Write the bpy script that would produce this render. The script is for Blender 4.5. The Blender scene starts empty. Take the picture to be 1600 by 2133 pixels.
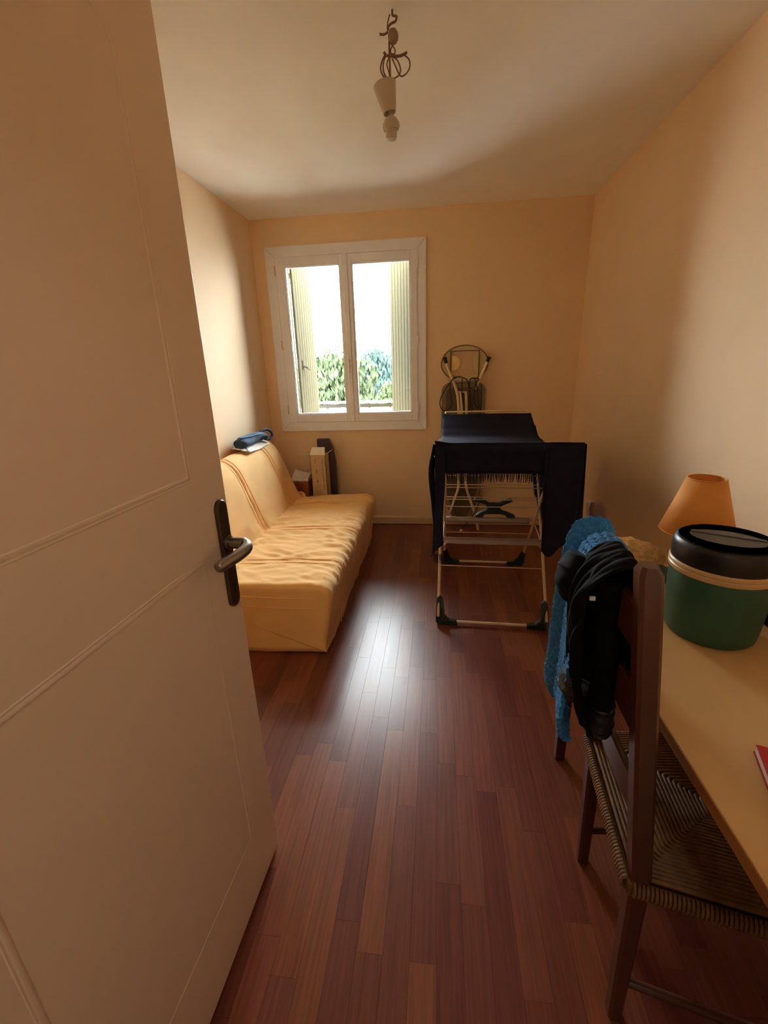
import bpy, bmesh, math, random
from mathutils import Vector, Matrix, noise
random.seed(7)
S = bpy.context.scene
COL = S.collection
PI = math.pi

# ------------------------------------------------------------------ camera
CAM_H = 1.405                                   # lens height above the floor (m)
F_PX = 922.0                                    # focal length for a 1600 px wide frame
YAW, PITCH, ROLL = (math.radians(a) for a in (-7.235, 18.448, 1.8945))
_f = Vector((math.sin(YAW) * math.cos(PITCH), math.cos(YAW) * math.cos(PITCH), -math.sin(PITCH)))
_r = Vector((math.cos(YAW), -math.sin(YAW), 0))
_d = _f.cross(_r)
RIGHT = math.cos(ROLL) * _r + math.sin(ROLL) * _d
DOWN = -math.sin(ROLL) * _r + math.cos(ROLL) * _d
cam_data = bpy.data.cameras.new('camera')
cam = bpy.data.objects.new('camera', cam_data)
COL.objects.link(cam)
cam.matrix_world = Matrix(((RIGHT.x, -DOWN.x, -_f.x, 0), (RIGHT.y, -DOWN.y, -_f.y, 0),
                           (RIGHT.z, -DOWN.z, -_f.z, CAM_H), (0, 0, 0, 1)))
cam_data.sensor_fit = 'HORIZONTAL'
cam_data.sensor_width = 36.0
cam_data.lens = F_PX * 36.0 / 1600.0
cam_data.clip_start = 0.02
S.camera = cam

# ------------------------------------------------------------------ sky, light, exposure
world = bpy.data.worlds.new('overcast_sky')
S.world = world
world.use_nodes = True
bg = world.node_tree.nodes['Background']
bg.inputs['Color'].default_value = (0.90, 0.955, 1.0, 1)
bg.inputs['Strength'].default_value = 18.0

S.view_settings.view_transform = 'Standard'
S.view_settings.look = 'None'
S.view_settings.gamma = 1.0
S.view_settings.use_curve_mapping = False
S.view_settings.exposure = 1.5
S.cycles.use_denoising = True
S.cycles.max_bounces = 14
S.cycles.diffuse_bounces = 10
S.cycles.transparent_max_bounces = 16
S.cycles.sample_clamp_indirect = 6.0
S.cycles.caustics_reflective = False
S.cycles.caustics_refractive = False

# daylight portal in the window opening: guides sampling of the sky
pl = bpy.data.lights.new('window_portal', 'AREA')
pl.shape = 'RECTANGLE'
pl.size, pl.size_y = 1.08, 1.3
pl.cycles.is_portal = True
po = bpy.data.objects.new('window_portal', pl)
COL.objects.link(po)
po.location = (-0.728, 3.95, 1.585)
po.rotation_euler = (-PI / 2, 0, 0)

# added warm fill light in the unseen hallway behind the camera, brightens the door
hl = bpy.data.lights.new('hall_fill_light', 'AREA')
hl.shape = 'DISK'; hl.size = .5
hl.energy = 2.0; hl.color = (1.0, .92, .82)
ho = bpy.data.objects.new('hall_fill_light', hl)
COL.objects.link(ho)
ho.location = (.1, -.75, 2.44)

# ------------------------------------------------------------------ small geometry helpers
def ray(px, py):
    return RIGHT * ((px - 800) / F_PX) + DOWN * ((py - 1066.5) / F_PX) + _f
CAM = Vector((0, 0, CAM_H))
def at_y(px, py, y):
    r = ray(px, py); return CAM + r * (y / r.y)
def at_z(px, py, z):
    r = ray(px, py); return CAM + r * ((z - CAM_H) / r.z)
def at_plane(px, py, p, n):
    r = ray(px, py); return CAM + r * ((Vector(p) - CAM).dot(Vector(n)) / r.dot(Vector(n)))

def lin(c):
    return tuple(((v / 255) / 12.92 if v / 255 <= .04045 else ((v / 255 + .055) / 1.055) ** 2.4) for v in c)

def mat(name, rgb, rough=.6, var=.06, scale=12., bump=0., bscale=200., metal=0., spec=.5, stretch=(1, 1, 1), rgb2=None, sheen=0., trans=0., obj_coords=True, bdist=.002):
    m = bpy.data.materials.new(name); m.use_nodes = True
    nt = m.node_tree; b = nt.nodes['Principled BSDF']
    b.inputs['Roughness'].default_value = rough
    b.inputs['Metallic'].default_value = metal
    b.inputs['Specular IOR Level'].default_value = spec
    if sheen: b.inputs['Sheen Weight'].default_value = sheen
    if trans: b.inputs['Transmission Weight'].default_value = trans
    geo = nt.nodes.new('ShaderNodeNewGeometry')
    mp = nt.nodes.new('ShaderNodeMapping'); mp.inputs['Scale'].default_value = stretch
    nt.links.new(geo.outputs['Position'], mp.inputs['Vector'])
    n = nt.nodes.new('ShaderNodeTexNoise'); n.inputs['Scale'].default_value = scale; n.inputs['Detail'].default_value = 4
    nt.links.new(mp.outputs[0], n.inputs['Vector'])
    r = nt.nodes.new('ShaderNodeValToRGB')
    c = lin(rgb)
    lo = lin(rgb2) if rgb2 else tuple(v * (1 - var) for v in c)
    hi = c if rgb2 else tuple(min(1, v * (1 + var)) for v in c)
    r.color_ramp.elements[0].position = .3; r.color_ramp.elements[0].color = (*lo, 1)
    r.color_ramp.elements[1].position = .7; r.color_ramp.elements[1].color = (*hi, 1)
    nt.links.new(n.outputs['Fac'], r.inputs['Fac'])
    nt.links.new(r.outputs['Color'], b.inputs['Base Color'])
    if bump:
        n2 = nt.nodes.new('ShaderNodeTexNoise'); n2.inputs['Scale'].default_value = bscale; n2.inputs['Detail'].default_value = 3
        nt.links.new(mp.outputs[0], n2.inputs['Vector'])
        bp = nt.nodes.new('ShaderNodeBump'); bp.inputs['Strength'].default_value = bump; bp.inputs['Distance'].default_value = bdist
        nt.links.new(n2.outputs['Fac'], bp.inputs['Height']); nt.links.new(bp.outputs['Normal'], b.inputs['Normal'])
    return m

def obj(name, bm, m, parent=None, smooth=None, origin=None, bevel=0., solid=0., subsurf=0):
    """link a bmesh as one mesh object; its origin goes to `origin` (world) when given"""
    if origin is not None:
        bmesh.ops.translate(bm, verts=bm.verts, vec=-Vector(origin))
    bmesh.ops.recalc_face_normals(bm, faces=bm.faces)
    me = bpy.data.meshes.new(name); bm.to_mesh(me); bm.free()
    for mm in (m if isinstance(m, (list, tuple)) else [m]):
        me.materials.append(mm)
    o = bpy.data.objects.new(name, me); COL.objects.link(o)
    if parent is not None:
        o.parent = parent
        if origin is not None: o.location = Vector(origin) - parent_loc(parent)
    elif origin is not None:
        o.location = origin
    if smooth is not None:
        me.polygons.foreach_set('use_smooth', [len(p.vertices) <= 8 for p in me.polygons])
        if smooth < 3: me.set_sharp_from_angle(angle=smooth)
    if solid:
        md = o.modifiers.new('solid', 'SOLIDIFY'); md.thickness = solid; md.offset = 0
    if bevel:
        md = o.modifiers.new('bevel', 'BEVEL'); md.width = bevel; md.segments = 2; md.limit_method = 'ANGLE'; md.angle_limit = .6
    if subsurf:
        md = o.modifiers.new('sub', 'SUBSURF'); md.levels = subsurf; md.render_levels = subsurf
    return o
def parent_loc(p):
    v = Vector(p.location)
    while p.parent: p = p.parent; v += p.location
    return v
def part(name, bm, m, root, **k):
    """a part whose mesh is given in WORLD coordinates, under a root without rotation"""
    return obj(name, bm, m, root, origin=parent_loc(root), **k)
def lpart(name, bm, m, root, **k):
    """a part whose mesh is given in the root's own coordinates"""
    return obj(name, bm, m, root, **k)
def root(name, loc, label=None, cat=None, group=None, kind=None, rz=0.):
    o = bpy.data.objects.new(name, None); COL.objects.link(o)
    o.empty_display_size = .05
    o.location = loc; o.rotation_euler = (0, 0, rz)
    return tag(o, label, cat, group, kind)
def tag(o, label=None, cat=None, group=None, kind=None):
    for k, v in (('label', label), ('category', cat), ('group', group), ('kind', kind)):
        if v: o[k] = v
    return o

def BM(): return bmesh.new()
def box(bm, x0, x1, y0, y1, z0, z1, mi=0):
    v = [bm.verts.new((x, y, z)) for x in (x0, x1) for y in (y0, y1) for z in (z0, z1)]
    for q in ((0, 1, 3, 2), (4, 6, 7, 5), (0, 4, 5, 1), (2, 3, 7, 6), (0, 2, 6, 4), (1, 5, 7, 3)):
        f = bm.faces.new([v[i] for i in q]); f.material_index = mi
    return bm
def loft(bm, rings, closed=True, cap=True, wrap=False):
    R = [[bm.verts.new(p) for p in r] for r in rings]
    n = len(R[0])
    pairs = list(zip(R, R[1:])) + ([(R[-1], R[0])] if wrap else [])
    for a, b in pairs:
        for i in range(n if closed else n - 1):
            j = (i + 1) % n
            bm.faces.new((a[i], a[j], b[j], b[i]))
    if cap and closed and not wrap:
        bm.faces.new(R[0][::-1]); bm.faces.new(R[-1])
    return R
def tube(bm, pts, r, seg=8, closed=False, cap=True):
    pts = [Vector(p) for p in pts]
    rr = r if isinstance(r, (list, tuple)) else [r] * len(pts)
    n = len(pts); rings = []; up = None
    for i, p in enumerate(pts):
        if closed: t = pts[(i + 1) % n] - pts[i - 1]
        else: t = pts[min(i + 1, n - 1)] - pts[max(i - 1, 0)]
        if t.length < 1e-9: t = Vector((0, 0, 1))
        t.normalize()
        if up is None:
            up = Vector((0, 0, 1)) if abs(t.z) < .9 else Vector((1, 0, 0))
        u = up - t * up.dot(t)
        if u.length < 1e-6: u = t.orthogonal()
        u.normalize(); up = u; w = t.cross(u)
        rings.append([p + (u * math.cos(a) + w * math.sin(a)) * rr[i] for a in (2 * PI * k / seg for k in range(seg))])
    loft(bm, rings, True, cap and not closed, wrap=closed)
    return bm
def spline(pts, n=8, closed=False):
    P = [Vector(p) for p in pts]; out = []; m = len(P)
    for i in range(m if closed else m - 1):
        if closed: a, b, c, d = P[i - 1], P[i], P[(i + 1) % m], P[(i + 2) % m]
        else: a, b, c, d = P[max(i - 1, 0)], P[i], P[i + 1], P[min(i + 2, m - 1)]
        for k in range(n):
            t = k / n
            out.append(.5 * ((2 * b) + (c - a) * t + (2 * a - 5 * b + 4 * c - d) * t * t + (3 * b - a - 3 * c + d) * t ** 3))
    if not closed: out.append(P[-1])
    return out
def lathe(bm, prof, c=(0, 0, 0), seg=32, sx=1., sy=1., cap=True):
    c = Vector(c)
    rings = [[c + Vector((r * sx * math.cos(a), r * sy * math.sin(a), z)) for a in (2 * PI * k / seg for k in range(seg))] for r, z in prof]
    loft(bm, rings, True, cap)
    return bm
def prism(bm, poly, d):
    """poly: list of 3-D points, extruded by vector d"""
    d = Vector(d); a = [Vector(p) for p in poly]
    loft(bm, [a, [p + d for p in a]])
    return bm
def grid(bm, fn, nu, nv, mi=0):
    V = [[bm.verts.new(fn(i / nu, j / nv)) for j in range(nv + 1)] for i in range(nu + 1)]
    for i in range(nu):
        for j in range(nv):
            f = bm.faces.new((V[i][j], V[i + 1][j], V[i + 1][j + 1], V[i][j + 1])); f.material_index = mi
    return V
def xform(bm, M): bmesh.ops.transform(bm, matrix=M, verts=bm.verts); return bm
def N(x, y, z=0.): return noise.noise(Vector((x, y, z)))
def sm(a, b, x):
    t = max(0., min(1., (x - a) / (b - a))); return t * t * (3 - 2 * t)
def lerp(a, b, t): return a + (b - a) * t
def poly1(tab, x):
    """piecewise-linear table lookup"""
    if x <= tab[0][0]: return tab[0][1]
    for (a, va), (b, vb) in zip(tab, tab[1:]):
        if x <= b: return va + (vb - va) * (x - a) / (b - a)
    return tab[-1][1]

# ------------------------------------------------------------------ materials
WALL = mat('peach_wall_paint', (240, 212, 173), .75, .03, 3, .35, 260, bdist=.0015)
CEIL = mat('cream_ceiling_paint', (248, 245, 238), .85, .02, 4, .3, 240, bdist=.0012)
HALL = mat('hall_paint', (235, 222, 205), .8, .02)
SKIRT = mat('cream_baseboard_paint', (222, 196, 156), .5, .03)
DOORP = mat('cream_door_paint', (240, 220, 198), .42, .02, 5, .05, 120)
FRAMEP = mat('white_window_paint', (242, 245, 250), .4, .02)
CREAM = mat('cream_enamel', (236, 214, 172), .35, .03)
STEEL = mat('brushed_steel', (150, 140, 128), .36, .05, 60, metal=1.)
DARKHOLE = mat('dark_hole', (14, 12, 11), .8)
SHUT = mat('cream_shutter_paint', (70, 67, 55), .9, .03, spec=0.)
YEL = mat('golden_cotton_cover', (238, 190, 116), .85, .05, 6, .25, 420, sheen=.2, bdist=.001)
NAVY = mat('navy_wool', (33, 34, 52), .95, .15, 30, .5, 500, spec=.12, bdist=.001)
GREENP = mat('dark_green_plastic', (22, 46, 44), .35, .05)
RACKP = mat('cream_rack_enamel', (222, 200, 172), .35, .03)
CLEARP = mat('milky_plastic', (205, 190, 178), .3, .05, trans=.35)
WOODD = mat('dark_stained_wood', (84, 49, 35), .28, .2, 9, stretch=(1, 1, .12))
BEECH = mat('pale_table_laminate', (214, 176, 120), .42, .05, 5, stretch=(3, .5, 1))
EDGE = mat('brown_table_edge', (150, 98, 44), .45, .08)
RUSH = mat('brown_rush', (120, 84, 46), .5, .3, 40)
BLUE = mat('turquoise_crochet_wool', (40, 122, 184), .9, .25, 90, 1., 260, sheen=.08, bdist=.004)
BLACKC = mat('black_cotton', (6, 5, 6), .85, .2, 20, .4, 300, spec=.15, bdist=.001)
CUFFM = mat('black_brocade', (26, 24, 24), .5, .6, 70, .8, 110, bdist=.003)
GREENB = mat('matte_green_plastic', (46, 92, 74), .48, .05, 8, .15, 500, bdist=.0006)
LIDM = mat('black_plastic_lid', (28, 29, 30), .38, .05, 8, .1, 500, bdist=.0006)
RIMM = mat('cream_plastic_rim', (214, 182, 136), .35, .04)
SHADE = mat('orange_paper_shade', (228, 158, 78), .75, .04)
LAMPB = mat('brown_lamp_base', (96, 62, 38), .4, .1)
FLUFF = mat('cream_fleece', (214, 178, 122), .95, .2, 60, .8, 120, bdist=.006)
TEAL = mat('grey_teal_cloth', (92, 122, 124), .9, .1, 20, .4, 300)
REDB = mat('red_book_cover', (190, 24, 34), .4, .04)
PAGES = mat('white_pages', (226, 218, 204), .7, .05, 300)
PAPER = mat('white_paper', (232, 228, 220), .7, .02)
CARTON = mat('beige_carton', (206, 178, 140), .7, .05, 8)
CARTW = mat('white_carton_inside', (238, 230, 214), .7, .03)
INK = mat('faded_ink', (120, 98, 84), .8)
PURPLE = mat('dark_mauve_board', (84, 68, 74), .7, .05)
WOODBOX = mat('orange_brown_wood', (150, 82, 42), .55, .15, 9)
BOARDC = mat('brown_board_underside', (104, 84, 68), .7, .12, 14)
BOARDE = mat('olive_board_cover', (140, 122, 96), .8, .08, 20)
CABLE = mat('black_cable', (30, 26, 26), .5)
DENIM = mat('dark_blue_denim', (44, 72, 104), .85, .4, 26, .5, 300)
GREYP = mat('grey_white_plastic', (196, 182, 162), .45, .05)
WIREB = mat('brown_wire', (124, 94, 68), .5)
GLOBE = mat('smoky_plastic', (150, 130, 108), .3)

def glass():
    m = bpy.data.materials.new('window_glass'); m.use_nodes = True
    nt = m.node_tree; nt.nodes.clear()
    out = nt.nodes.new('ShaderNodeOutputMaterial'); mx = nt.nodes.new('ShaderNodeMixShader')
    tr = nt.nodes.new('ShaderNodeBsdfTransparent'); tr.inputs[0].default_value = (.95, .97, .96, 1)
    gl = nt.nodes.new('ShaderNodeBsdfGlossy'); gl.inputs['Roughness'].default_value = .02
    fr = nt.nodes.new('ShaderNodeFresnel'); fr.inputs[0].default_value = 1.45
    nt.links.new(fr.outputs[0], mx.inputs[0]); nt.links.new(tr.outputs[0], mx.inputs[1]); nt.links.new(gl.outputs[0], mx.inputs[2])
    nt.links.new(mx.outputs[0], out.inputs[0])
    return m
GLASS = glass()

# ------------------------------------------------------------------ room shell
XL, XR, YB, YN, ZC = -1.473, 1.096, 3.844, 0.06, 2.5
T = .25
DX0, DX1, DZ = -.535, .33, 2.03                 # doorway in the near wall
WX0, WX1, WZ0, WZ1 = -1.275, -.180, .935, 2.235  # window opening
def wall_boxes(name, boxes, m):
    bm = BM()
    for b in boxes: box(bm, *b)
    return tag(obj(name, bm, m), kind='structure')
floor = tag(obj('floor', box(BM(), XL - T, XR + T, YN - .12, YB + T, -.12, -.004), mat('subfloor', (40, 22, 16), .8)), kind='structure')
wall_boxes('ceiling', [(XL - T, XR + T, YN - .12, YB + T, ZC, ZC + .15)], CEIL)
wall_boxes('wall_left', [(XL - T, XL, YN - .12, YB + T, -.004, ZC)], WALL)
wall_boxes('wall_right', [(XR, XR + T, YN - .12, YB + T, -.004, ZC)], WALL)
wall_boxes('wall_back', [(XL, WX0, YB, YB + T, -.004, ZC), (WX1, XR, YB, YB + T, -.004, ZC),
                         (WX0, WX1, YB, YB + T, -.004, WZ0), (WX0, WX1, YB, YB + T, WZ1, ZC)], WALL)
wall_boxes('wall_front', [(XL, DX0, YN - .12, YN, -.004, ZC), (DX1, XR, YN - .12, YN, -.004, ZC), (DX0, DX1, YN - .12, YN, DZ, ZC)], WALL)
# hallway behind the doorway
HB = YN - .12
wall_boxes('floor_hall', [(-1.3, 1.3, HB - 1.5, HB, -.12, 0)], mat('hall_floor', (120, 84, 58), .4))
wall_boxes('ceiling_hall', [(-1.3, 1.3, HB - 1.5, HB, ZC, ZC + .1)], HALL)
wall_boxes('wall_hall_back', [(-1.3, 1.3, HB - 1.6, HB - 1.5, -.12, ZC)], HALL)
wall_boxes('wall_hall_left', [(-1.4, -1.3, HB - 1.6, HB, -.12, ZC)], HALL)
wall_boxes('wall_hall_right', [(1.3, 1.4, HB - 1.6, HB, -.12, ZC)], HALL)

def skirting(name, p, q, nrm):
    """baseboard along p-q, 70 mm high, with a rounded top"""
    p, q, nrm = Vector(p), Vector(q), Vector(nrm)
    prof = [(0, .006), (.013, .006), (.013, .062), (.010, .070), (.004, .074), (0, .074)]
    bm = BM()
    loft(bm, [[c + nrm * a + Vector((0, 0, z)) for a, z in prof] for c in (p, q)])
    return tag(obj(name, bm, SKIRT), kind='structure')
skirting('baseboard_back', (XL, YB, 0), (XR, YB, 0), (0, -1, 0))
skirting('baseboard_left', (XL, YN, 0), (XL, YB, 0), (1, 0, 0))
skirting('baseboard_right', (XR, YN, 0), (XR, YB, 0), (-1, 0, 0))
skirting('baseboard_front', (DX1, YN, 0), (XR, YN, 0), (0, 1, 0))

# --- laminate floor: single strips, each an object under the floor
TONES = [(120, 62, 46), (113, 57, 44), (128, 68, 47), (108, 52, 42), (122, 66, 49), (116, 61, 46), (132, 73, 49)]
def plank_mat(i, c):
    m = bpy.data.materials.new('red_brown_laminate_%d' % i); m.use_nodes = True
    nt = m.node_tree; b = nt.nodes['Principled BSDF']
    geo = nt.nodes.new('ShaderNodeNewGeometry'); mp = nt.nodes.new('ShaderNodeMapping')
    mp.inputs['Scale'].default_value = (110, 3.2, 1); mp.inputs['Location'].default_value = (i * 3.7, i * 1.3, 0)
    nt.links.new(geo.outputs['Position'], mp.inputs['Vector'])
    n = nt.nodes.new('ShaderNodeTexNoise'); n.inputs['Scale'].default_value = 1.0; n.inputs['Detail'].default_value = 5; n.inputs['Roughness'].default_value = .65
    nt.links.new(mp.outputs[0], n.inputs['Vector'])
    r = nt.nodes.new('ShaderNodeValToRGB'); l = lin(c)
    r.color_ramp.elements[0].position = .28; r.color_ramp.elements[0].color = (*[v * .62 for v in l], 1)
    r.color_ramp.elements[1].position = .72; r.color_ramp.elements[1].color = (*[v * 1.22 for v in l], 1)
    nt.links.new(n.outputs['Fac'], r.inputs['Fac']); nt.links.new(r.outputs['Color'], b.inputs['Base Color'])
    rr = nt.nodes.new('ShaderNodeMapRange'); rr.inputs['To Min'].default_value = .26; rr.inputs['To Max'].default_value = .35
    nt.links.new(n.outputs['Fac'], rr.inputs['Value']); nt.links.new(rr.outputs[0], b.inputs['Roughness'])
    b.inputs['Specular IOR Level'].default_value = .5
    bp = nt.nodes.new('ShaderNodeBump'); bp.inputs['Strength'].default_value = .12; bp.inputs['Distance'].default_value = .0006
    nt.links.new(n.outputs['Fac'], bp.inputs['Height']); nt.links.new(bp.outputs[0], b.inputs['Normal'])
    return m
PM = [plank_mat(i, c) for i, c in enumerate(TONES)]
PW = .0672
def unit_plank(m):
    bm = BM()
    a = [(-.5, -.5, -.004), (.5, -.5, -.004), (.5, .5, -.004), (-.5, .5, -.004)]
    b = [(x, y, -.0002) for x, y, _ in a]
    c = [(x * .994, y * .9992, 0) for x, y, _ in a]
    loft(bm, [a, b, c])
    bmesh.ops.recalc_face_normals(bm, faces=bm.faces)
    me = bpy.data.meshes.new('plank'); bm.to_mesh(me); bm.free(); me.materials.append(m)
    return me
PMESH = [unit_plank(m) for m in PM]
rng = random.Random(21)
strips = []
k0 = int(math.floor((XL - .073) / PW)); k1 = int(math.ceil((XR - .073) / PW))
for k in range(k0, k1):
    xa, xb = max(XL, .073 + k * PW), min(XR, .073 + (k + 1) * PW)
    if xb - xa < .004: continue
    y = YN - rng.random() * .5; last = -1
    while y < YB:
        ln = rng.choice((.32, .40, .48, .55, .62, .72))
        ya, yb = max(YN, y), min(YB, y + ln); y += ln
        if yb - ya < .01: continue
        t = rng.randrange(len(PM))
        if t == last: t = (t + 1 + rng.randrange(len(PM) - 1)) % len(PM)
        last = t
        # how large the strip shows: nearness, less when the door or the sofa covers it
        xm, ym = (xa + xb) / 2, (ya + yb) / 2
        w = (yb - ya) / (ym * ym + 1.5)
        if xm < -.55 and ym > 1.9: w *= .01
        if xm < -.53 and ym < 1.0: w *= .01
        if xm < -.9: w *= .1
        if xm > .5 and ym < 1.3: w *= .15
        strips.append((w, xa, xb, ya, yb, t))
strips.sort(reverse=True)
for w, xa, xb, ya, yb, t in strips[:280]:
    o = bpy.data.objects.new('plank', PMESH[t]); COL.objects.link(o); o.parent = floor
    o.location = ((xa + xb) / 2, (ya + yb) / 2, 0); o.scale = (xb - xa - .0003, yb - ya - .0003, 1)
bm = BM()
for w, xa, xb, ya, yb, t in strips[280:]:
    box(bm, xa + .0003, xb - .0003, ya + .0003, yb - .0003, -.004, 0, t)
tag(obj('planks', bm, PM, floor), kind='stuff')

# ------------------------------------------------------------------ door (open, left foreground)
dang = math.atan2(.99905, .0435)
DL = .83
corner = Vector((-.482, .925, 0)); ddir = Vector((.0435, .99905, 0))
hinge = corner - ddir * DL
door = root('door_1', hinge, kind='structure', rz=dang)
# local frame: +x from hinge to free edge, -y out of the visible face, face at y = 0
bm = BM(); box(bm, 0, DL, .0, .04, .010, 2.005)
lpart('door_leaf', bm, DOORP, door, bevel=.002)
def ring_moulding(outline):
    """a thin half-round bead and shallow groove swept along a closed outline on the face"""
    pts = [Vector((x, 0, z)) for x, z in outline]; n = len(pts)
    prof = [(-.009, .001), (-.007, -.0012), (-.0035, -.0020), (0, -.0014), (.0018, -.0004), (.004, -.0012), (.007, .001)]
    rings = []
    for i in range(n):
        t1 = (pts[i] - pts[i - 1]).normalized(); t2 = (pts[(i + 1) % n] - pts[i]).normalized()
        n1 = Vector((t1.z, 0, -t1.x)); n2 = Vector((t2.z, 0, -t2.x)); m = n1 + n2
        m = m / max(m.dot(n1), .3)
        rings.append([pts[i] + m * a + Vector((0, y, 0)) for a, y in prof])
    bm = BM(); loft(bm, rings, closed=False, cap=False, wrap=True)
    return bm
xa, xb = DL - .645, DL - .125
low = [(xa, .21), (xb, .21), (xb, 1.025), (xa, 1.025)]
up = [(xa, 1.20), (xb, 1.20)]
rc = .045                                        # arched head with rounded shoulders
for k in range(6):
    a = PI / 2 * k / 6; up.append((xb - rc + rc * math.cos(a), 1.860 + rc * math.sin(a)))
for k in range(13):
    t = k / 12; up.append((lerp(xb - rc, xa + rc, t), 1.905 + .035 * math.sin(PI * t)))
for k in range(5, -1, -1):
    a = PI / 2 * k / 6; up.append((xa + rc - rc * math.cos(a), 1.860 + rc * math.sin(a)))
lpart('panel_moulding', ring_moulding(low), DOORP, door, smooth=.9)
lpart('panel_moulding', ring_moulding(up), DOORP, door, smooth=.9)
# handle plate with rounded ends, lever, keyhole
px_ = DL - .037
bm = BM()
def stadium(cx, z0, z1, r, n=10):
    out = [(cx + r * math.cos(PI + PI * k / n), z0 + r + r * math.sin(PI + PI * k / n)) for k in range(n + 1)]
    return out + [(cx + r * math.cos(PI * k / n), z1 - r + r * math.sin(PI * k / n)) for k in range(n + 1)]
loft(bm, [[(px_ + (x - px_) * s, y, 1.0 + (z - 1.0) * (1 - (1 - s) * .16)) for x, z in stadium(px_, .868, 1.132, .0205)] for y, s in ((0, 1), (-.007, 1), (-.0095, .9))])
plate = lpart('handle_plate', bm, mat('dark_steel_plate', (92, 80, 70), .42, .05, 60, metal=.9), door, smooth=.6)
bm = BM()
for i in range(1):
    tube(bm, [(px_, -.009, .925), (px_, -.0101, .925)], .004, 10)
box(bm, px_ - .0018, px_ + .0018, -.0101, -.009, .903, .924)
lpart('keyhole', bm, DARKHOLE, plate)
HZ = 1.03
path = spline([(px_, -.008, HZ), (px_, -.03, HZ), (px_ - .002, -.052, HZ - .001), (px_ - .022, -.064, HZ - .003), (px_ - .06, -.061, HZ - .005), (px_ - .10, -.050, HZ - .007), (px_ - .118, -.046, HZ - .008)], 6)
bm = BM(); n = len(path)
tube(bm, path, [(.0125 if i < n * .3 else .0115) * (1 if i < n - 3 else (.9, .7, .35)[i - n + 3]) * (1 + .15 * math.sin(PI * i / n)) for i in range(n)], 14)
lever = lpart('lever_handle', bm, STEEL, door, smooth=1.2)
bm = BM(); tube(bm, [(px_, -.006, HZ), (px_, -.016, HZ)], .0165, 18)
lpart('handle_collar', bm, STEEL, lever, smooth=.6)
bm = BM()
for z in (.25, 1.75): tube(bm, [(-.008, .02, z), (-.008, .02, z + .09)], .007, 8)
lpart('hinge', bm, STEEL, door)

# ------------------------------------------------------------------ window
win = root('window_1', ((WX0 + WX1) / 2, YB, WZ0), kind='structure')
def mitre_frame(x0, x1, z0, z1, w, y0, y1, wz0=None, wz1=None):
    """four mitred boards round a rectangle, w wide"""
    wz0 = wz0 or w; wz1 = wz1 or w
    O = [(x0, z0), (x1, z0), (x1, z1), (x0, z1)]
    I = [(x0 + w, z0 + wz0), (x1 - w, z0 + wz0), (x1 - w, z1 - wz1), (x0 + w, z1 - wz1)]
    out = []
    for i in range(4):
        j = (i + 1) % 4
        bm = BM()
        e = .0006
        q = [O[i], O[j], I[j], I[i]]
        cx = sum(p[0] for p in q) / 4; cz = sum(p[1] for p in q) / 4
        q = [(cx + (p[0] - cx) * (1 - e), cz + (p[1] - cz) * (1 - e)) for p in q]
        prism(bm, [(a, y0, b) for a, b in q], (0, y1 - y0, 0)); out.append(bm)
    return out
for b in mitre_frame(-1.368, -.098, .868, 2.305, .078, YB - .024, YB + .004):
    part('frame_board', b, FRAMEP, win, bevel=.003)
# fixed frame lining the opening
for b in mitre_frame(WX0, WX1, WZ0, WZ1, .022, YB - .010, YB + .035):
    part('lining_board', b, FRAMEP, win)
sash_w = .062
SZ0, SZ1 = .947, 2.224
for x0, x1, lw, rw in ((-1.287, -.736, .070, .036), (-.730, -.168, .050, .050)):
    sash = root('sash', Vector(((x0 + x1) / 2, YB - .02, SZ0)) - win.location); sash.parent = win
    px0, px1, pz0, pz1 = x0 + lw, x1 - rw, 1.010, 2.163
    # stiles and rails
    for nm, (a, b, c, d) in (('stile', (x0, px0, SZ0, SZ1)), ('stile', (px1, x1, SZ0, SZ1)), ('rail', (px0, px1, SZ0, pz0)), ('rail', (px0, px1, pz1, SZ1))):
        part(nm, box(BM(), a, b, YB - .034, YB + .02, c, d), FRAMEP, sash, bevel=.003)
    bm = BM()                                    # glazing bead stepping down to the pane
    for w_, ya, yb in ((.006, YB - .026, YB + .012), (.011, YB - .016, YB + .012)):
        for q in ((px0, px0 + w_, pz0, pz1), (px1 - w_, px1, pz0, pz1), (px0, px1, pz0, pz0 + w_), (px0, px1, pz1 - w_, pz1)):
            box(bm, q[0], q[1], ya, yb, q[2], q[3])
    part('glazing_bead', bm, FRAMEP, sash)
    part('pane', box(BM(), px0 + .004, px1 - .004, YB - .002, YB + .002, pz0 + .004, pz1 - .004), GLASS, sash)
bm = BM(); prism(bm, [(-.748, YB - .034, SZ0), (-.743, YB - .046, SZ0), (-.709, YB - .046, SZ0), (-.704, YB - .034, SZ0)], (0, 0, SZ1 - SZ0))
part('meeting_batten', bm, FRAMEP, win, bevel=.003)
bm = BM(); loft(bm, [[(x, y, z) for x, z in stadium(-.726, 1.355, 1.462, .011)] for y in (YB - .045, YB - .053)])
hd = part('window_handle', bm, FRAMEP, win, smooth=.6)
bm = BM(); tube(bm, spline([(-.726, YB - .05, 1.445), (-.726, YB - .082, 1.445), (-.726, YB - .088, 1.425), (-.726, YB - .084, 1.36), (-.726, YB - .082, 1.345)], 5), .0085, 10)
part('grip', bm, mat('white_grip', (246, 240, 230), .3), hd, smooth=1.)
for z in (2.134, 1.58, 1.055):
    bm = BM(); tube(bm, [(-.162, YB - .036, z - .036), (-.162, YB - .036, z + .036)], .0075, 10)
    part('hinge', bm, FRAMEP, win, smooth=.6)
    bm = BM(); tube(bm, [(-1.293, YB - .030, z - .036), (-1.293, YB - .030, z + .036)], .0065, 10)
    part('hinge', bm, SKIRT, win, smooth=.6)
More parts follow.
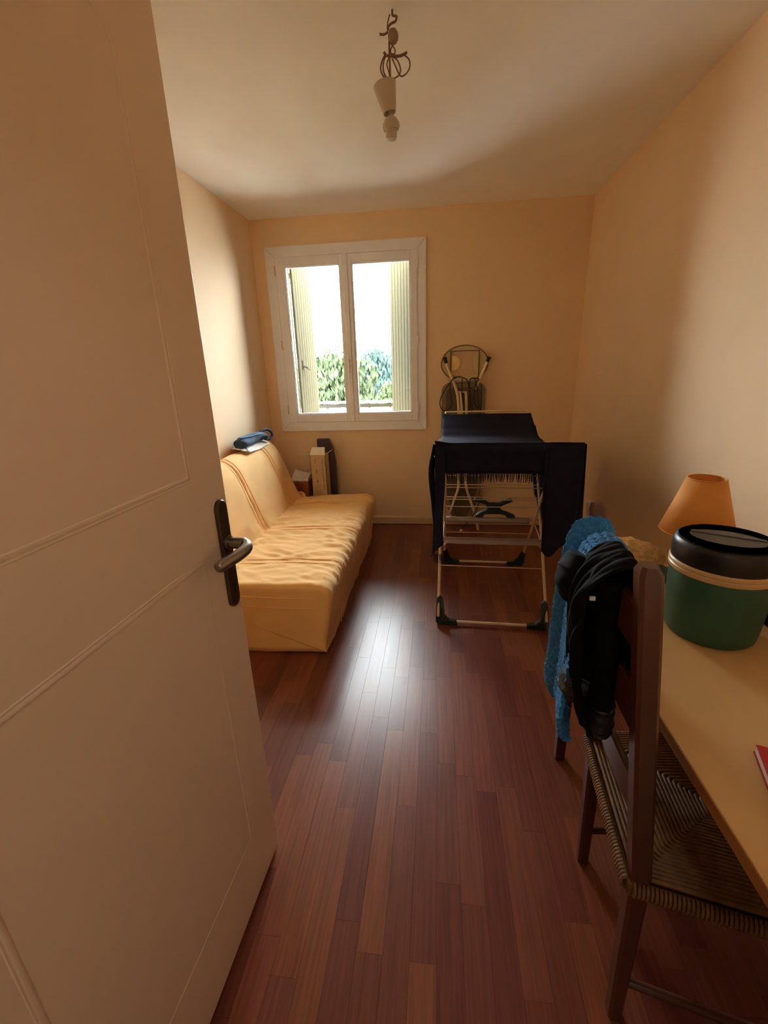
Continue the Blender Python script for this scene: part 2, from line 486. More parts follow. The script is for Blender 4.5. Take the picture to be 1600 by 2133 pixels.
part('reveal_lining', box(BM(), WX0 + .0005, WX0 + .008, YB + .036, YB + T, WZ0, WZ1), SHUT, win)  # lining added in dark paint to tone down the brightly lit left reveal
part('window_sill', box(BM(), WX0 - .02, WX1 + .02, YB + .04, YB + T + .03, WZ0 - .0, WZ0 + .006), mat('outer_sill', (205, 200, 190), .7), win)

# ------------------------------------------------------------------ shutters and outside
BARK2 = mat('dull_joint', (46, 43, 36), .9, spec=0.)
def shutter(p, q, label, latch=None, side=1):
    p, q = Vector((*p, 0)), Vector((*q, 0)); L = (q - p).length; ang = math.atan2(q.y - p.y, q.x - p.x)
    z0, z1 = .93, 2.31
    rt = root('folding_shutter', (p.x, p.y, z0), label, 'shutter', 'outside shutters', rz=ang)
    H = z1 - z0; n = 8; w = L / n
    for i in range(n):
        bm = BM(); g = .0035
        box(bm, i * w + g, (i + 1) * w - g, -.012, .012, .004, H)
        lpart('board', bm, SHUT, rt, bevel=.004)
    bm = BM(); box(bm, 0, L, -.002, .002, 0, H)
    lpart('backing', bm, BARK2, rt)
    for z in (.16, H - .16):
        lpart('hinge_strap', box(BM(), 0, L, min(side * .010, side * .017), max(side * .010, side * .017), z - .02, z + .02), SHUT, rt)
    if latch:
        bm = BM(); s = latch
        tube(bm, spline([(.10, s * .012, .48), (.10, s * .05, .47), (.14, s * .055, .455), (.21, s * .05, .45)], 5), .008, 8)
        box(bm, .085, .115, min(s * .010, s * .022), max(s * .010, s * .022), .45, .53)
        lpart('latch', bm, SHUT, rt)
    return rt
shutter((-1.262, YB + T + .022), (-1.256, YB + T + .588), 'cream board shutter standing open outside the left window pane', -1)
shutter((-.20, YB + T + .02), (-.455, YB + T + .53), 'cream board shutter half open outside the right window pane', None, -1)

par = root('balcony_parapet', (-1.0, 5.0, -.1), 'cream balcony wall with a thin grey handrail outside the window', 'balcony')
part('parapet_wall', box(BM(), -4, 3, 5.0, 5.12, -.1, .945), mat('cream_render', (140, 134, 112), .9, spec=0.), par)
part('balcony_slab', box(BM(), -4, 3, YB + T, 5.12, -.25, -.1), mat('concrete', (214, 208, 198), .9), par)
part('handrail', box(BM(), -4, 3, 5.02, 5.10, 1.0, 1.022), mat('pale_rail', (150, 148, 144), .8, spec=.1), par)
for k in range(30):
    x = -3.9 + k * .24
    part('rail_post', box(BM(), x, x + .02, 5.05, 5.07, .945, 1.0), mat('grey_rail', (60, 57, 56), .9, spec=0.) if k == 0 else bpy.data.materials['grey_rail'], par)
part('rail_bar', box(BM(), -4, 3, 5.045, 5.075, .955, .985), bpy.data.materials['grey_rail'], par)
tag(obj('ground_outside', box(BM(), -80, 80, 6, 120, -7.2, -7), mat('pale_gravel_ground', (226, 220, 208), .95, .1, 1.)), kind='structure')
LEAFA = mat('pale_green_leaves', (56, 64, 46), .7, .35, 4, spec=0.)
LEAFB = mat('blue_green_leaves', (48, 62, 58), .7, .3, 4, spec=0.)
LEAFC = mat('bright_green_leaves', (60, 69, 46), .7, .35, 4, spec=0.)
BARK = mat('bark', (90, 74, 60), .9, .2)
def tree(x, y, top, rx, rz_, m, label, droop, n, seed):
    rg = random.Random(seed)
    rt = root('leafy_tree', (x, y, -7), label, 'tree')
    bm = BM(); tube(bm, spline([(x, y, -7), (x + .1, y, -3), (x - .1, y, top - rz_ * 1.2), (x, y, top - .6)], 4), [.28 - .012 * i for i in range(13)], 8)
    part('trunk', bm, BARK, rt)
    bm = BM(); cz = top - rz_
    clumps = []
    for _ in range(70):
        a = rg.random() * 2 * PI; s = rg.uniform(-1, 1); r = math.sqrt(1 - s * s) * rg.uniform(.2, .9)
        clumps.append((x + rx * r * math.cos(a), y + rx * .8 * r * math.sin(a), cz + rz_ * s * .85, rg.uniform(.35, .62)))
    for _ in range(n):
        c = rg.choice(clumps); R = c[3] * rx * .55
        d = Vector((rg.gauss(0, 1), rg.gauss(0, 1), rg.gauss(0, 1))).normalized() * R * rg.random() ** .4
        p = Vector(c[:3]) + d; p.z = min(p.z, top + .2 * rg.random())
        l = rg.uniform(.10, .22) * (1.6 if droop else 1); w_ = l * (.22 if droop else .42)
        u = Vector((rg.gauss(0, .35), rg.gauss(0, .35), -1)) if droop else Vector((rg.gauss(0, 1), rg.gauss(0, 1), rg.gauss(0, .7)))
        u.normalize(); v = u.cross(Vector((rg.gauss(0, 1), rg.gauss(0, 1), rg.gauss(0, 1)))).normalized()
        bm.faces.new([bm.verts.new(q) for q in (p, p + u * l * .5 + v * w_, p + u * l, p + u * l * .5 - v * w_)])
    part('foliage', bm, m, rt)
    return rt
tree(-4.1, 17.5, 2.0, 2.5, 3.4, LEAFA, 'pale weeping tree seen through the left window pane', True, 20000, 3)
tree(-3.15, 23., 2.3, 2.3, 3.8, LEAFB, 'blue green tree seen through the right window pane', True, 20000, 4)
tree(-1.50, 15., .90, 1.15, 2.2, LEAFC, 'bright green bushy tree beside the half open shutter', False, 13000, 5)
tree(-7.6, 21., 1.5, 2.2, 3.0, LEAFC, 'low green tree behind the open left shutter', False, 9000, 6)

# ------------------------------------------------------------------ sofa bed
sofa = root('sofa_bed', (-1.0, 2.69, 0), 'low sofa bed in a wrinkled golden yellow cover along the left wall', 'sofa')
SY0, SY1 = 1.875, 3.50
SEAMS = (2.16, 2.69, 3.25)
def resample(poly, step, closed=True):
    P = [Vector((a, b)) for a, b in poly]; out = []
    m = len(P)
    for i in range(m if closed else m - 1):
        a, b = P[i], P[(i + 1) % m]; k = max(1, int(round((b - a).length / step)))
        out += [a + (b - a) * (j / k) for j in range(k)]
    if not closed: out.append(P[-1])
    return out
def seat_z(x): return poly1([(-1.47, .355), (-1.16, .365), (-.9, .382), (-.62, .388), (-.57, .383), (-.535, .362), (-.515, .33)], x)
seat_poly = [(-.548, .0), (-.540, .1), (-.528, .2), (-.518, .28), (-.514, .325), (-.522, .352), (-.540, .371), (-.570, .384), (-.62, .389), (-.76, .387), (-.9, .382), (-1.05, .373), (-1.16, .366), (-1.44, .357), (-1.455, .30), (-1.455, .0)]
def smooth2(poly, it=1):
    return poly
def ridged(x, y, ang, st, sc):
    c, s = math.cos(ang), math.sin(ang)
    u, v = (x * c + y * s) * sc / st, (-x * s + y * c) * sc
    return 1 - 2 * abs(N(u, v, 3.1))
def wrinkle(x, y, z):
    """cloth relief on the seat top, metres"""
    near = math.exp(-((x + 1.16) / .16) ** 2)
    h = 0.
    h += .015 * (ridged(x, y, .35, 3.2, 11) - .4) * (.55 + .45 * N(x * 3, y * 3, 9))
    h += .008 * (ridged(x + 4, y, -.35, 3.0, 17) - .4)
    h += .016 * near * (ridged(x, y + 2, .1, 3, 9) - .3)
    front = sm(-.72, -.56, x)
    h += .011 * front * (ridged(x, y, .15, 3.5, 15) - .3)
    for s in SEAMS: h *= 1 - .75 * math.exp(-((y - s) / .035) ** 2)
    h *= sm(SY0, SY0 + .12, y) * .6 + .4
    return h
def loft_along_y(poly, step, ystep, y0, y1, rad, disp, hem=None):
    P = resample(poly, step); n = len(P)
    nr = []
    for i in range(n):
        t = P[(i + 1) % n] - P[i - 1]; nr.append(Vector((t.y, -t.x)).normalized())
    ar = sum(P[i].x * P[(i + 1) % n].y - P[(i + 1) % n].x * P[i].y for i in range(n))
    if ar < 0: nr = [-v for v in nr]
    ys = [(y0 + rad * (1 - math.sin(a)), rad * (1 - math.cos(a))) for a in (PI / 2 * k / 5 for k in range(5, 0, -1))]
    ys = [(y0 + rad * (1 - math.cos(k * PI / 10)), rad * (1 - math.sin(k * PI / 10))) for k in range(5)]
    m = int((y1 - y0 - 2 * rad) / ystep)
    ys += [(lerp(y0 + rad, y1 - rad, k / m), 0.) for k in range(m + 1)]
    ys += [(y1 - rad * (1 - math.cos(k * PI / 10)), rad * (1 - math.sin(k * PI / 10))) for k in range(4, -1, -1)]
    rings = []
    for y, ins in ys:
        r = []
        for p, q in zip(P, nr):
            d = disp(p.x, y, p.y, q) - ins * sm(.0, .12, p.y)
            z = p.y + q.y * d; x = p.x + q.x * d
            if hem and p.y < .03: z = max(z, hem(x, y)) if p.y < .001 else z
            r.append((x, y, max(z, .0015)))
        rings.append(r)
    def shrink(r, k):
        cx = sum(p[0] for p in r) / len(r); cz = sum(p[2] for p in r) / len(r)
        return [(cx + (p[0] - cx) * k, p[1], cz + (p[2] - cz) * k) for p in r]
    ks = (.03, .3, .6, .85)
    rings = [shrink(rings[0], k) for k in ks] + rings + [shrink(rings[-1], k) for k in ks[::-1]]
    bm = BM(); loft(bm, rings)
    return bm
def seat_disp(x, y, z, nrm):
    top = sm(.30, .37, z)
    fr = (1 - top) * sm(-.95, -.60, x)
    return wrinkle(x, y, z) * top + fr * (.008 * N(y * 5, z * 4, 2) + .005 * N(y * 14, z * 3, 5)) - .014 * fr * sm(.3, 0, z) * (.5 + .5 * N(y * 3, 0, 1))
bm = loft_along_y(seat_poly, .011, .011, SY0, SY1, .03, seat_disp)
part('seat', bm, YEL, sofa, smooth=4)
back_poly = [(-1.10, .33), (-1.145, .375), (-1.175, .43), (-1.205, .51), (-1.235, .60), (-1.268, .69), (-1.298, .76), (-1.332, .808), (-1.372, .838), (-1.41, .846), (-1.44, .83), (-1.458, .79), (-1.463, .7), (-1.463, .33)]
def back_disp(x, y, z, nrm):
    if x < -1.45: return 0.
    low = sm(.6, .40, z)
    h = .005 * (ridged(z, y, .9, 3, 7) - .5) + .004 * N(y * 4, z * 4, 7)
    h += low * .010 * (ridged(z, y, 1.2, 2.5, 10) - .35)
    for s in SEAMS: h -= .006 * math.exp(-((y - s) / .03) ** 2)
    return h
bm = loft_along_y(back_poly, .018, .018, SY0 + .01, SY1 - .0, .035, back_disp)
part('backrest', bm, YEL, sofa, smooth=4)
# piped seams running front to back and up the backrest
def seam_path(y):
    pts = [(-.536, .03), (-.528, .15), (-.518, .25), (-.512, .32), (-.520, .354), (-.540, .374), (-.58, .389), (-.66, .391), (-.78, .390), (-.9, .385), (-1.05, .377), (-1.135, .374), (-1.17, .44), (-1.20, .52), (-1.232, .61), (-1.264, .695), (-1.294, .765), (-1.328, .813), (-1.37, .843), (-1.41, .85)]
    return spline([(a, y + .004 * math.sin(a * 23 + y * 9), b) for a, b in pts], 3)
for s in SEAMS:
    for off in (-.024, .024):
        bm = BM(); tube(bm, seam_path(s + off), .0034, 6)
        part('piping', bm, YEL, sofa, smooth=4)
# end seams on the near end panel
for z in (.318, .262):
    bm = BM(); tube(bm, spline([(-1.4, SY0 - .001, z + .012), (-1.0, SY0 - .002, z + .004), (-.7, SY0 - .001, z), (-.545, SY0 + .006, z + .004)], 5), .0032, 6)
    part('piping', bm, YEL, sofa, smooth=4)
bm = BM()
tube(bm, spline([(-1.105, 3.40, .40), (-1.10, 3.385, .428), (-1.08, 3.37, .424), (-1.075, 3.375, .398), (-1.095, 3.395, .405), (-1.12, 3.41, .428), (-1.135, 3.405, .41)], 6), .006, 6)
tube(bm, spline([(-1.09, 3.385, .405), (-1.05, 3.36, .396), (-1.01, 3.345, .394)], 5), .005, 6)
part('tie_bow', bm, YEL, sofa, smooth=4)

# rolled trousers on papers, on top of the backrest
pb = root('paper_stack', (-1.39, 3.22, .852), 'white papers bent over the top of the sofa back under the denim roll', 'paper')
for k, (dx, dy, a) in enumerate(((0, 0, .1), (.012, .03, -.12), (-.008, -.03, .3))):
    bm = BM()
    def f(u, v, dx=dx, dy=dy, k=k):
        x = -1.462 + .115 * u + dx; y = 3.00 + .40 * v + dy + .03 * math.sin(4 * u + k)
        z = poly1([(-1.5, .852), (-1.41, .857), (-1.372, .850), (-1.332, .822), (-1.29, .766), (-1.25, .68)], x) + .004 + .003 * k + .004 * math.sin(v * 7 + k)
        return (max(x, -1.468), y, z)
    grid(bm, f, 14, 10)
    part('sheet', bm, PAPER, pb, smooth=4, solid=.001)
rl = root('rolled_trousers', (-1.385, 3.22, .865), 'rolled up dark blue denim with a fabric loop on the sofa back', 'clothing')
bm = BM()
path = spline([(-1.405, 2.99, .893), (-1.40, 3.06, .897), (-1.395, 3.16, .901), (-1.385, 3.25, .905), (-1.372, 3.32, .905), (-1.36, 3.36, .898)], 8)
n = len(path); rings = []
for i, p in enumerate(path):
    t = i / (n - 1); r = .042 * (sm(-.12, .12, t) * .5 + .5) * (1 - .22 * t) * (1 if t < .97 else .8)
    rings.append([p + Vector((math.cos(a) * r * (1.15 + .12 * math.sin(3 * a + t * 9)), 0, math.sin(a) * r * (.92 + .15 * N(t * 6, a, 1)))) for a in (2 * PI * k / 20 for k in range(20))])
loft(bm, rings); part('roll', bm, DENIM, rl, smooth=4)
bm = BM(); tube(bm, spline([(-1.375, 3.33, .935), (-1.35, 3.40, .945), (-1.325, 3.44, .915), (-1.325, 3.43, .880), (-1.34, 3.38, .870), (-1.36, 3.345, .885)], 7), .011, 8)
part('loop', bm, DENIM, rl, smooth=4)
bm = BM()
for k in range(3):
    tube(bm, spline([(-1.41 + .012 * k, 3.0 + .01 * k, .938), (-1.395 + .015 * k, 3.12, .943 - .004 * k), (-1.37 + .012 * k, 3.26, .942 - .006 * k), (-1.35 + .006 * k, 3.35, .925 - .01 * k)], 5), .004, 6)
part('fold', bm, mat('pale_worn_denim', (112, 150, 184), .85, .3, 40), rl, smooth=4)

# ------------------------------------------------------------------ things between the sofa and the window wall
ct = root('tall_carton', (-.94, 3.66, 0), 'tall open beige cardboard box with white flaps beyond the sofa end', 'box')
a0, a1 = at_y(645, 948, 3.58), at_y(677, 948, 3.58)
cx0, cx1, cy0, cy1, cz = a0.x, a1.x, 3.58, 3.70, a0.z
for nm, b in (('panel_side', (cx0, cx0 + .004, cy0, cy1, 0, cz)), ('panel_side', (cx1 - .004, cx1, cy0, cy1, 0, cz)), ('panel_side', (cx0, cx1, cy0, cy0 + .004, 0, cz)), ('panel_side', (cx0, cx1, cy1 - .004, cy1, 0, cz)), ('panel_bottom', (cx0, cx1, cy0, cy1, .002, .006))):
    part(nm, box(BM(), *b), CARTON, ct)
part('flap', prism(BM(), [(cx0 + .002, cy0 + .002, cz), (cx1 - .002, cy0 + .002, cz), (cx1 - .012, cy0 + .05, cz + .055), (cx0 + .010, cy0 + .05, cz + .055)], (0, .002, .002)), CARTW, ct)
part('flap', prism(BM(), [(cx0, cy0 + .004, cz), (cx0, cy1 - .004, cz), (cx0 - .115, cy1 - .03, cz - .010), (cx0 - .125, cy0 + .03, cz - .016)], (0, 0, .003)), CARTON, ct)
part('flap', prism(BM(), [(cx1, cy0 + .004, cz), (cx1, cy1 - .004, cz), (cx1 + .045, cy1 - .03, cz + .030), (cx1 + .050, cy0 + .03, cz + .028)], (0, 0, .003)), CARTON, ct)
bm = BM(); rg = random.Random(5)
for col, z0, z1, w_ in ((.80, cz - .30, cz - .03, .006), (.70, cz - .22, cz - .06, .002), (.90, cz - .09, cz - .03, .003), (.33, cz - .07, cz - .04, .008), (.38, cz - .155, cz - .13, .010), (.40, cz - .24, cz - .215, .010)):
    z = z0; x = lerp(cx0, cx1, col)
    while z < z1:
        l = rg.uniform(.006, .016); box(bm, x - w_ / 2, x + w_ / 2, cy0 - .0006, cy0 + .0005, z, min(z + l, z1)); z += l + rg.uniform(.003, .006)
tag(part('printing', bm, INK, ct), kind='stuff')
a0, a1 = at_y(661, 914, 3.76), at_y(685, 914, 3.76)
mv = tag(obj('mauve_board', BM() if False else prism(BM(), [(a0.x, 3.735, 0), (a1.x + .045, 3.735, 0), (a1.x + .045, 3.735, .60), (a1.x + .03, 3.735, a0.z - .09), (a1.x, 3.735, a0.z), (a0.x, 3.735, a0.z)], (0, .05, 0)), PURPLE, bevel=.002), 'dark mauve panel standing against the wall behind the beige cardboard box', 'panel')
wb = root('wooden_crate', (-1.14, 3.66, 0), 'orange brown wooden box in the corner beyond the sofa back', 'box')
b0, b1 = at_y(612, 1007, 3.58), at_y(642, 1007, 3.58)
zt = b1.z
for nm, b in (('crate_side', (b0.x - .1, b1.x, 3.58, 3.595, 0, zt)), ('crate_side', (b0.x - .1, b1.x, 3.765, 3.78, 0, zt)), ('crate_side', (b0.x - .1, b0.x - .085, 3.595, 3.765, 0, zt)), ('crate_side', (b1.x - .015, b1.x, 3.595, 3.765, 0, zt)), ('crate_lid', (b0.x - .1, b1.x, 3.58, 3.78, zt, zt + .012))):
    part(nm, box(BM(), *b), WOODBOX, wb, bevel=.001)
cp = BM()
c0, c1 = at_y(608, 1000, 3.62), at_y(643, 1000, 3.62)
def f(u, v):
    x = lerp(c0.x, c1.x, u); y = 3.605 + .15 * v
    return (x, y, zt + .014 + .075 * (.35 + .65 * v) * (1 - .25 * u) + .018 * N(u * 5, v * 4, 2) - .02 * math.sin(PI * u))
grid(cp, f, 12, 10); V = list(cp.verts)
r_ = bmesh.ops.extrude_edge_only(cp, edges=[e for e in cp.edges if e.is_boundary])
for v in [g for g in r_['geom'] if isinstance(g, bmesh.types.BMVert)]: v.co.z = zt + .0135
tag(obj('crumpled_cloth', cp, PAPER, smooth=1.2), 'crumpled white cloth heap lying on the orange brown wooden box', 'cloth')

# ------------------------------------------------------------------ ironing board folded against the back wall
ib = root('ironing_board', (.2, 3.76, 0), 'folded ironing board upside down against the back wall, cream legs outwards', 'ironing board')
xc = .207; hw = .178
zb, zt_ = .05, 1.243
out = []
for k in range(9):                               # rounded top corners, nose at the bottom
    a = PI / 2 * k / 8; out.append((xc + hw - .07 + .07 * math.cos(a), zt_ - .07 + .07 * math.sin(a)))
for k in range(9):
    a = PI / 2 + PI / 2 * k / 8; out.append((xc - hw + .07 + .07 * math.cos(a), zt_ - .07 + .07 * math.sin(a)))
for t in (.1, .2, .3, .4, .5, .6, .7, .8, .88, .94, .98):
    out.append((xc - hw * (1 - t ** 3.2) ** .62, lerp(.72, zb, t)))
for t in (.98, .94, .88, .8, .7, .6, .5, .4, .3, .2, .1):
    out.append((xc + hw * (1 - t ** 3.2) ** .62, lerp(.72, zb, t)))
def lean(z): return 3.815 - .05 * (1 - z / 1.25)  # foot of the board stands off the wall
def ring(s, dy): return [(xc + (x - xc) * s, lean(z) + dy, .65 + (z - .65) * (1 - (1 - s) * .3)) for x, z in out]
bm = BM(); loft(bm, [ring(.965, .018), ring(1, .010), ring(1, -.018), ring(.975, -.026)])
part('padded_cover', bm, BOARDE, ib, smooth=.7)
bm = BM(); loft(bm, [ring(.80, -.024), ring(.80, -.030)])
part('underside_panel', bm, BOARDC, ib)
def P(px, py, dy=-.055): 
    q = at_y(px, py, 3.72); return Vector((q.x, lean(q.z) + dy, q.z))
def leg(pts, r=.0115):
    bm = BM(); tube(bm, spline([P(*p) for p in pts], 5), r, 10); return bm
part('leg', leg([(928, 752), (937, 778), (950, 810), (955, 840), (956, 900), (956, 985), (955, 1015), (948, 1036), (937, 1068)]), CREAM, ib, smooth=4)
part('leg', leg([(1018, 750), (1008, 772), (996, 798), (991, 812)]), CREAM, ib, smooth=4)
part('leg', leg([(960, 817), (962, 840), (962, 900), (961, 965)]), CREAM, ib, smooth=4)
part('leg', leg([(971, 817), (972, 840), (972, 900), (970, 985), (972, 1018), (981, 1045), (988, 1066), (997, 1106)]), CREAM, ib, smooth=4)
bm = BM(); tube(bm, [P(952, 817, -.058), P(974, 817, -.058)], .006, 8); part('cross_bar', bm, CREAM, ib)
bm = BM(); tube(bm, [P(945, 792, -.035), P(992, 791, -.035)], .012, 8); part('cross_bar', bm, GREYP, ib)
for a, b in (((930, 757), (926, 744)), ((1016, 754), (1021, 743))):
    bm = BM(); tube(bm, [P(*a), P(*b)], [.013, .016], 10); part('rubber_foot', bm, CABLE, ib)

# oval panel with a cut-out, above
ov = root('oval_panel', at_y(967, 786, 3.80), 'oval cream plastic seat with a cut-out against the wall above the ironing board', 'seat')
c_ = at_y(968, 757, 3.79); rx, rz2 = .183, .135
bm = BM(); nn = 48; hole = []; outer = []
for k in range(nn):
    a = 2 * PI * k / nn
    outer.append((c_.x + rx * math.cos(a), c_.z + rz2 * math.sin(a)))
    s, t_ = math.cos(a), math.sin(a)
    rr = 1 / max(abs(s) / .098, abs(t_) / .098)          # square, with bowed sides
    hx, hz = rr * s, rr * t_
    hx *= 1 - .30 * (1 - (hz / .098) ** 2) * (abs(hx) / .098)
    hz *= .86 + .10 * (1 - (hx / .098) ** 2)
    hole.append((c_.x + hx, c_.z + hz))
rings = [[(x, y, z) for x, z in q] for q, y in ((hole, 3.805), (outer, 3.805), (outer, 3.785), (hole, 3.785))]
loft(bm, rings, True, False, wrap=True)
part('seat_plate', bm, mat('beige_plastic', (206, 186, 132), .5, .03), ov, smooth=.6, bevel=.003)
bm = BM(); tube(bm, [(c_.x + rx * math.cos(2 * PI * k / 48), 3.789, c_.z + rz2 * math.sin(2 * PI * k / 48)) for k in range(48)], .006, 6, closed=True)
part('rim', bm, mat('olive_brown_rim', (122, 92, 52), .6), ov, smooth=4)
for xx in (c_.x - .112, c_.x + .112):
    part('frame_rib', box(BM(), xx - .005, xx + .005, 3.775, 3.788, c_.z - .12, c_.z + .095), bpy.data.materials['olive_brown_rim'], ov, bevel=.002)
part('frame_rib', box(BM(), c_.x - .118, c_.x + .118, 3.776, 3.788, c_.z + .092, c_.z + .099), bpy.data.materials['olive_brown_rim'], ov, bevel=.002)
bm = BM(); loft(bm, [[(c_.x - .100 + (.062 * math.cos(a) if True else 0), y, c_.z + .004 + .058 * math.sin(a)) for a in (-PI / 2 + PI * k / 14 for k in range(15))] for y in (3.782, 3.790)])
part('pale_tab', bm, mat('pale_cream_tab', (240, 212, 140), .5), ov, smooth=.6)

# black cables hanging over the ironing board
cb = root('power_cable', P(965, 790, -.07), 'black cable looped over the top of the folded ironing board', 'cable')
def cab(pts, dy, r=.0042, nm='strand'):
    bm = BM(); tube(bm, spline([P(x, y, dy) for x, y in pts], 6), r, 6); part(nm, bm, CABLE, cb, smooth=4)
cab([(945, 789), (955, 785), (966, 787), (975, 795), (979, 818), (981, 835), (977, 860), (976, 880)], -.072)
cab([(938, 797), (930, 808), (919, 828), (917, 845), (925, 856), (937, 852), (942, 838), (938, 815), (939, 797), (948, 786), (958, 786)], -.075)
cab([(998, 789), (984, 788), (979, 796), (980, 830), (984, 850), (982, 880)], -.078)
cab([(999, 790), (992, 800), (987, 830), (992, 845), (998, 848), (993, 800), (988, 788)], -.074)
cab([(1003, 800), (1004, 830), (1002, 860), (1001, 900)], -.073)
cab([(963, 789), (962, 815), (966, 850), (968, 880)], -.078)
cab([(1003, 1030), (990, 1062), (975, 1084), (962, 1100)], -.085)
bm = BM(); tube(bm, [P(962, 1099, -.085), P(957, 1107, -.085), P(953, 1111, -.085)], [.010, .017, .012], 10)
part('plug', bm, RACKP, cb, smooth=.8)

# ------------------------------------------------------------------ drying rack
RC = Vector((.317, 2.60, 0)); RA = math.radians(-2.0)
rack = root('drying_rack', RC, 'cream wire clothes drying rack with dark green feet under a navy blanket', 'drying rack', rz=RA)
RM = Matrix.Translation(RC) @ Matrix.Rotation(RA, 4, 'Z'); RI = RM.inverted()
HW = .293
def rtube(nm, pts, r, seg=8, m=RACKP, sp=0):
    bm = BM(); tube(bm, spline(pts, sp) if sp else pts, r, seg); return lpart(nm, bm, m, rack, smooth=1.2)
TZ = .925
for s in (-1, 1):
    rtube('leg', [(s * HW, -.41, .045), (s * HW, .335, TZ)], .0085)
    rtube('leg', [(s * (HW - .02), .405, .045), (s * (HW - .02), -.33, TZ)], .0085)
    rtube('side_rail', [(s * (HW - .008), -.345, TZ + .004), (s * (HW - .008), .345, TZ + .004)], .006)
    rtube('wing_rail', [(s * (HW - .008), -.345, TZ + .004), (s * (HW - .008), -.70, 1.055)], .006)
    rtube('wing_rail', [(s * (HW - .008), .345, TZ + .004), (s * (HW - .008), .72, 1.060)], .006)
    rtube('strut', [(s * (HW - .004), -.62, 1.025), (s * (HW + .004), -.10, .520)], .005)
    rtube('strut', [(s * (HW - .02), .50, .975), (s * (HW - .025), .10, .60)], .004)
    for y, sg in ((-.41, 1), (.405, -1)):
        w_ = HW if y < 0 else HW - .02
        bm = BM()
        # corner shoe: an L that climbs the leg and reaches along the foot bar
        poly = [(0, 0), (.105, 0), (.105, .026), (.060, .032), (.036, .052), (.022, .125), (.004, .14), (-.012, .125), (-.014, .02)]
        dy = (.335 + .41) / TZ * sg if y < 0 else -.79
        rings = []
        for off in (-.014, .014):
            rings.append([(s * w_ - s * a, y + off + (dy * (z - .045) if z > .045 else 0), z) for a, z in poly])
        loft(bm, rings)
        lpart('corner_foot', bm, GREENP, rack, bevel=.003)
for y, w_ in ((-.41, HW), (.405, HW - .02)):
    rtube('foot_bar', [(-w_ + .05, y, .018), (w_ - .05, y, .018)], .0085)
rtube('end_bar', [(-HW + .008, -.70, 1.055), (HW - .008, -.70, 1.055)], .006)
rtube('end_bar', [(-HW + .008, .72, 1.060), (HW - .008, .72, 1.060)], .006)
for k in range(9):
    y = -.30 + k * .075
    rtube('rod', [(-HW + .01, y, TZ + .004), (HW - .01, y, TZ + .004)], .0028, 6)
for k in range(4):
    t = (k + 1) / 5
    rtube('rod', [(-HW + .01, lerp(-.345, -.70, t), lerp(TZ, 1.055, t)), (HW - .01, lerp(-.345, -.70, t), lerp(TZ, 1.055, t))], .0028, 6)
    rtube('rod', [(-HW + .01, lerp(.345, .72, t), lerp(TZ, 1.06, t)), (HW - .01, lerp(.345, .72, t), lerp(TZ, 1.06, t))], .0028, 6)
# rods across the crossed legs (two frames)
for py, fr in ((991, 1), (1010, 0), (1016, 1), (1036, 1), (1041, 0), (1056, 1), (1110, 1), (1181, 0)):
    if fr: p0, d = Vector((0, .405, .045)), Vector((0, -.735, TZ - .045))
    else: p0, d = Vector((0, -.41, .045)), Vector((0, .745, TZ - .045))
    nrm = d.cross(Vector((1, 0, 0)))
    q = RI @ at_plane(1020, py, RM @ p0, RM.to_3x3() @ nrm)
    w_ = HW - .02 if fr else HW
    rtube('rod', [(-w_, q.y, q.z), (w_, q.y, q.z)], .0026, 6)
# low tray: two milky plastic strips joined by bent wires
for y, z, w_ in ((-.20, .425, HW - .01), (.165, .425, HW - .03)):
    bm = BM()
    def f(u, v, y=y, z=z, w_=w_): return (lerp(-w_, w_, u), y + .012 * math.sin(v * PI) * (1 if y < 0 else -1) + .002 * math.sin(u * 23), z - .020 + .040 * v)
    grid(bm, f, 20, 6)
    lpart('tray_strip', bm, CLEARP, rack, smooth=4, solid=.0025)
for s in (-1, 1):
    rtube('tray_wire', [(s * (HW - .03), .165, .44), (s * (HW - .02), .06, .445), (s * (HW - .018), -.10, .43), (s * (HW - .02), -.18, .40), (s * (HW - .03), -.205, .402), (s * (HW - .05), -.205, .425)], .003, 6, sp=5)
# X-shaped dark green bracket standing on the rear strip
bq = RI @ at_y(1028, 1057, 2.77)
bm = BM()
XW = .125
pl_ = [(-XW, .058), (-XW + .008, .068), (-.07, .058), (-.03, .034), (.03, .034), (.07, .050), (XW - .02, .062), (XW - .006, .050), (XW - .03, .036), (.055, .018), (.038, .0), (.055, -.018), (.09, -.028), (XW + .01, -.048), (XW + .012, -.064), (.085, -.064), (.078, -.050), (.05, -.040), (-.05, -.040), (-.062, -.052), (-.066, -.064), (-XW + .01, -.064), (-XW + .014, -.050), (-.085, -.030), (-.048, -.014), (-.036, .004), (-.05, .022), (-XW + .03, .036), (-XW, .046)]
prism(bm, [(bq.x + a, .150, bq.z + b + .0) for a, b in pl_], (0, .035, 0))
lpart('cross_bracket', bm, GREENP, rack, bevel=.005)

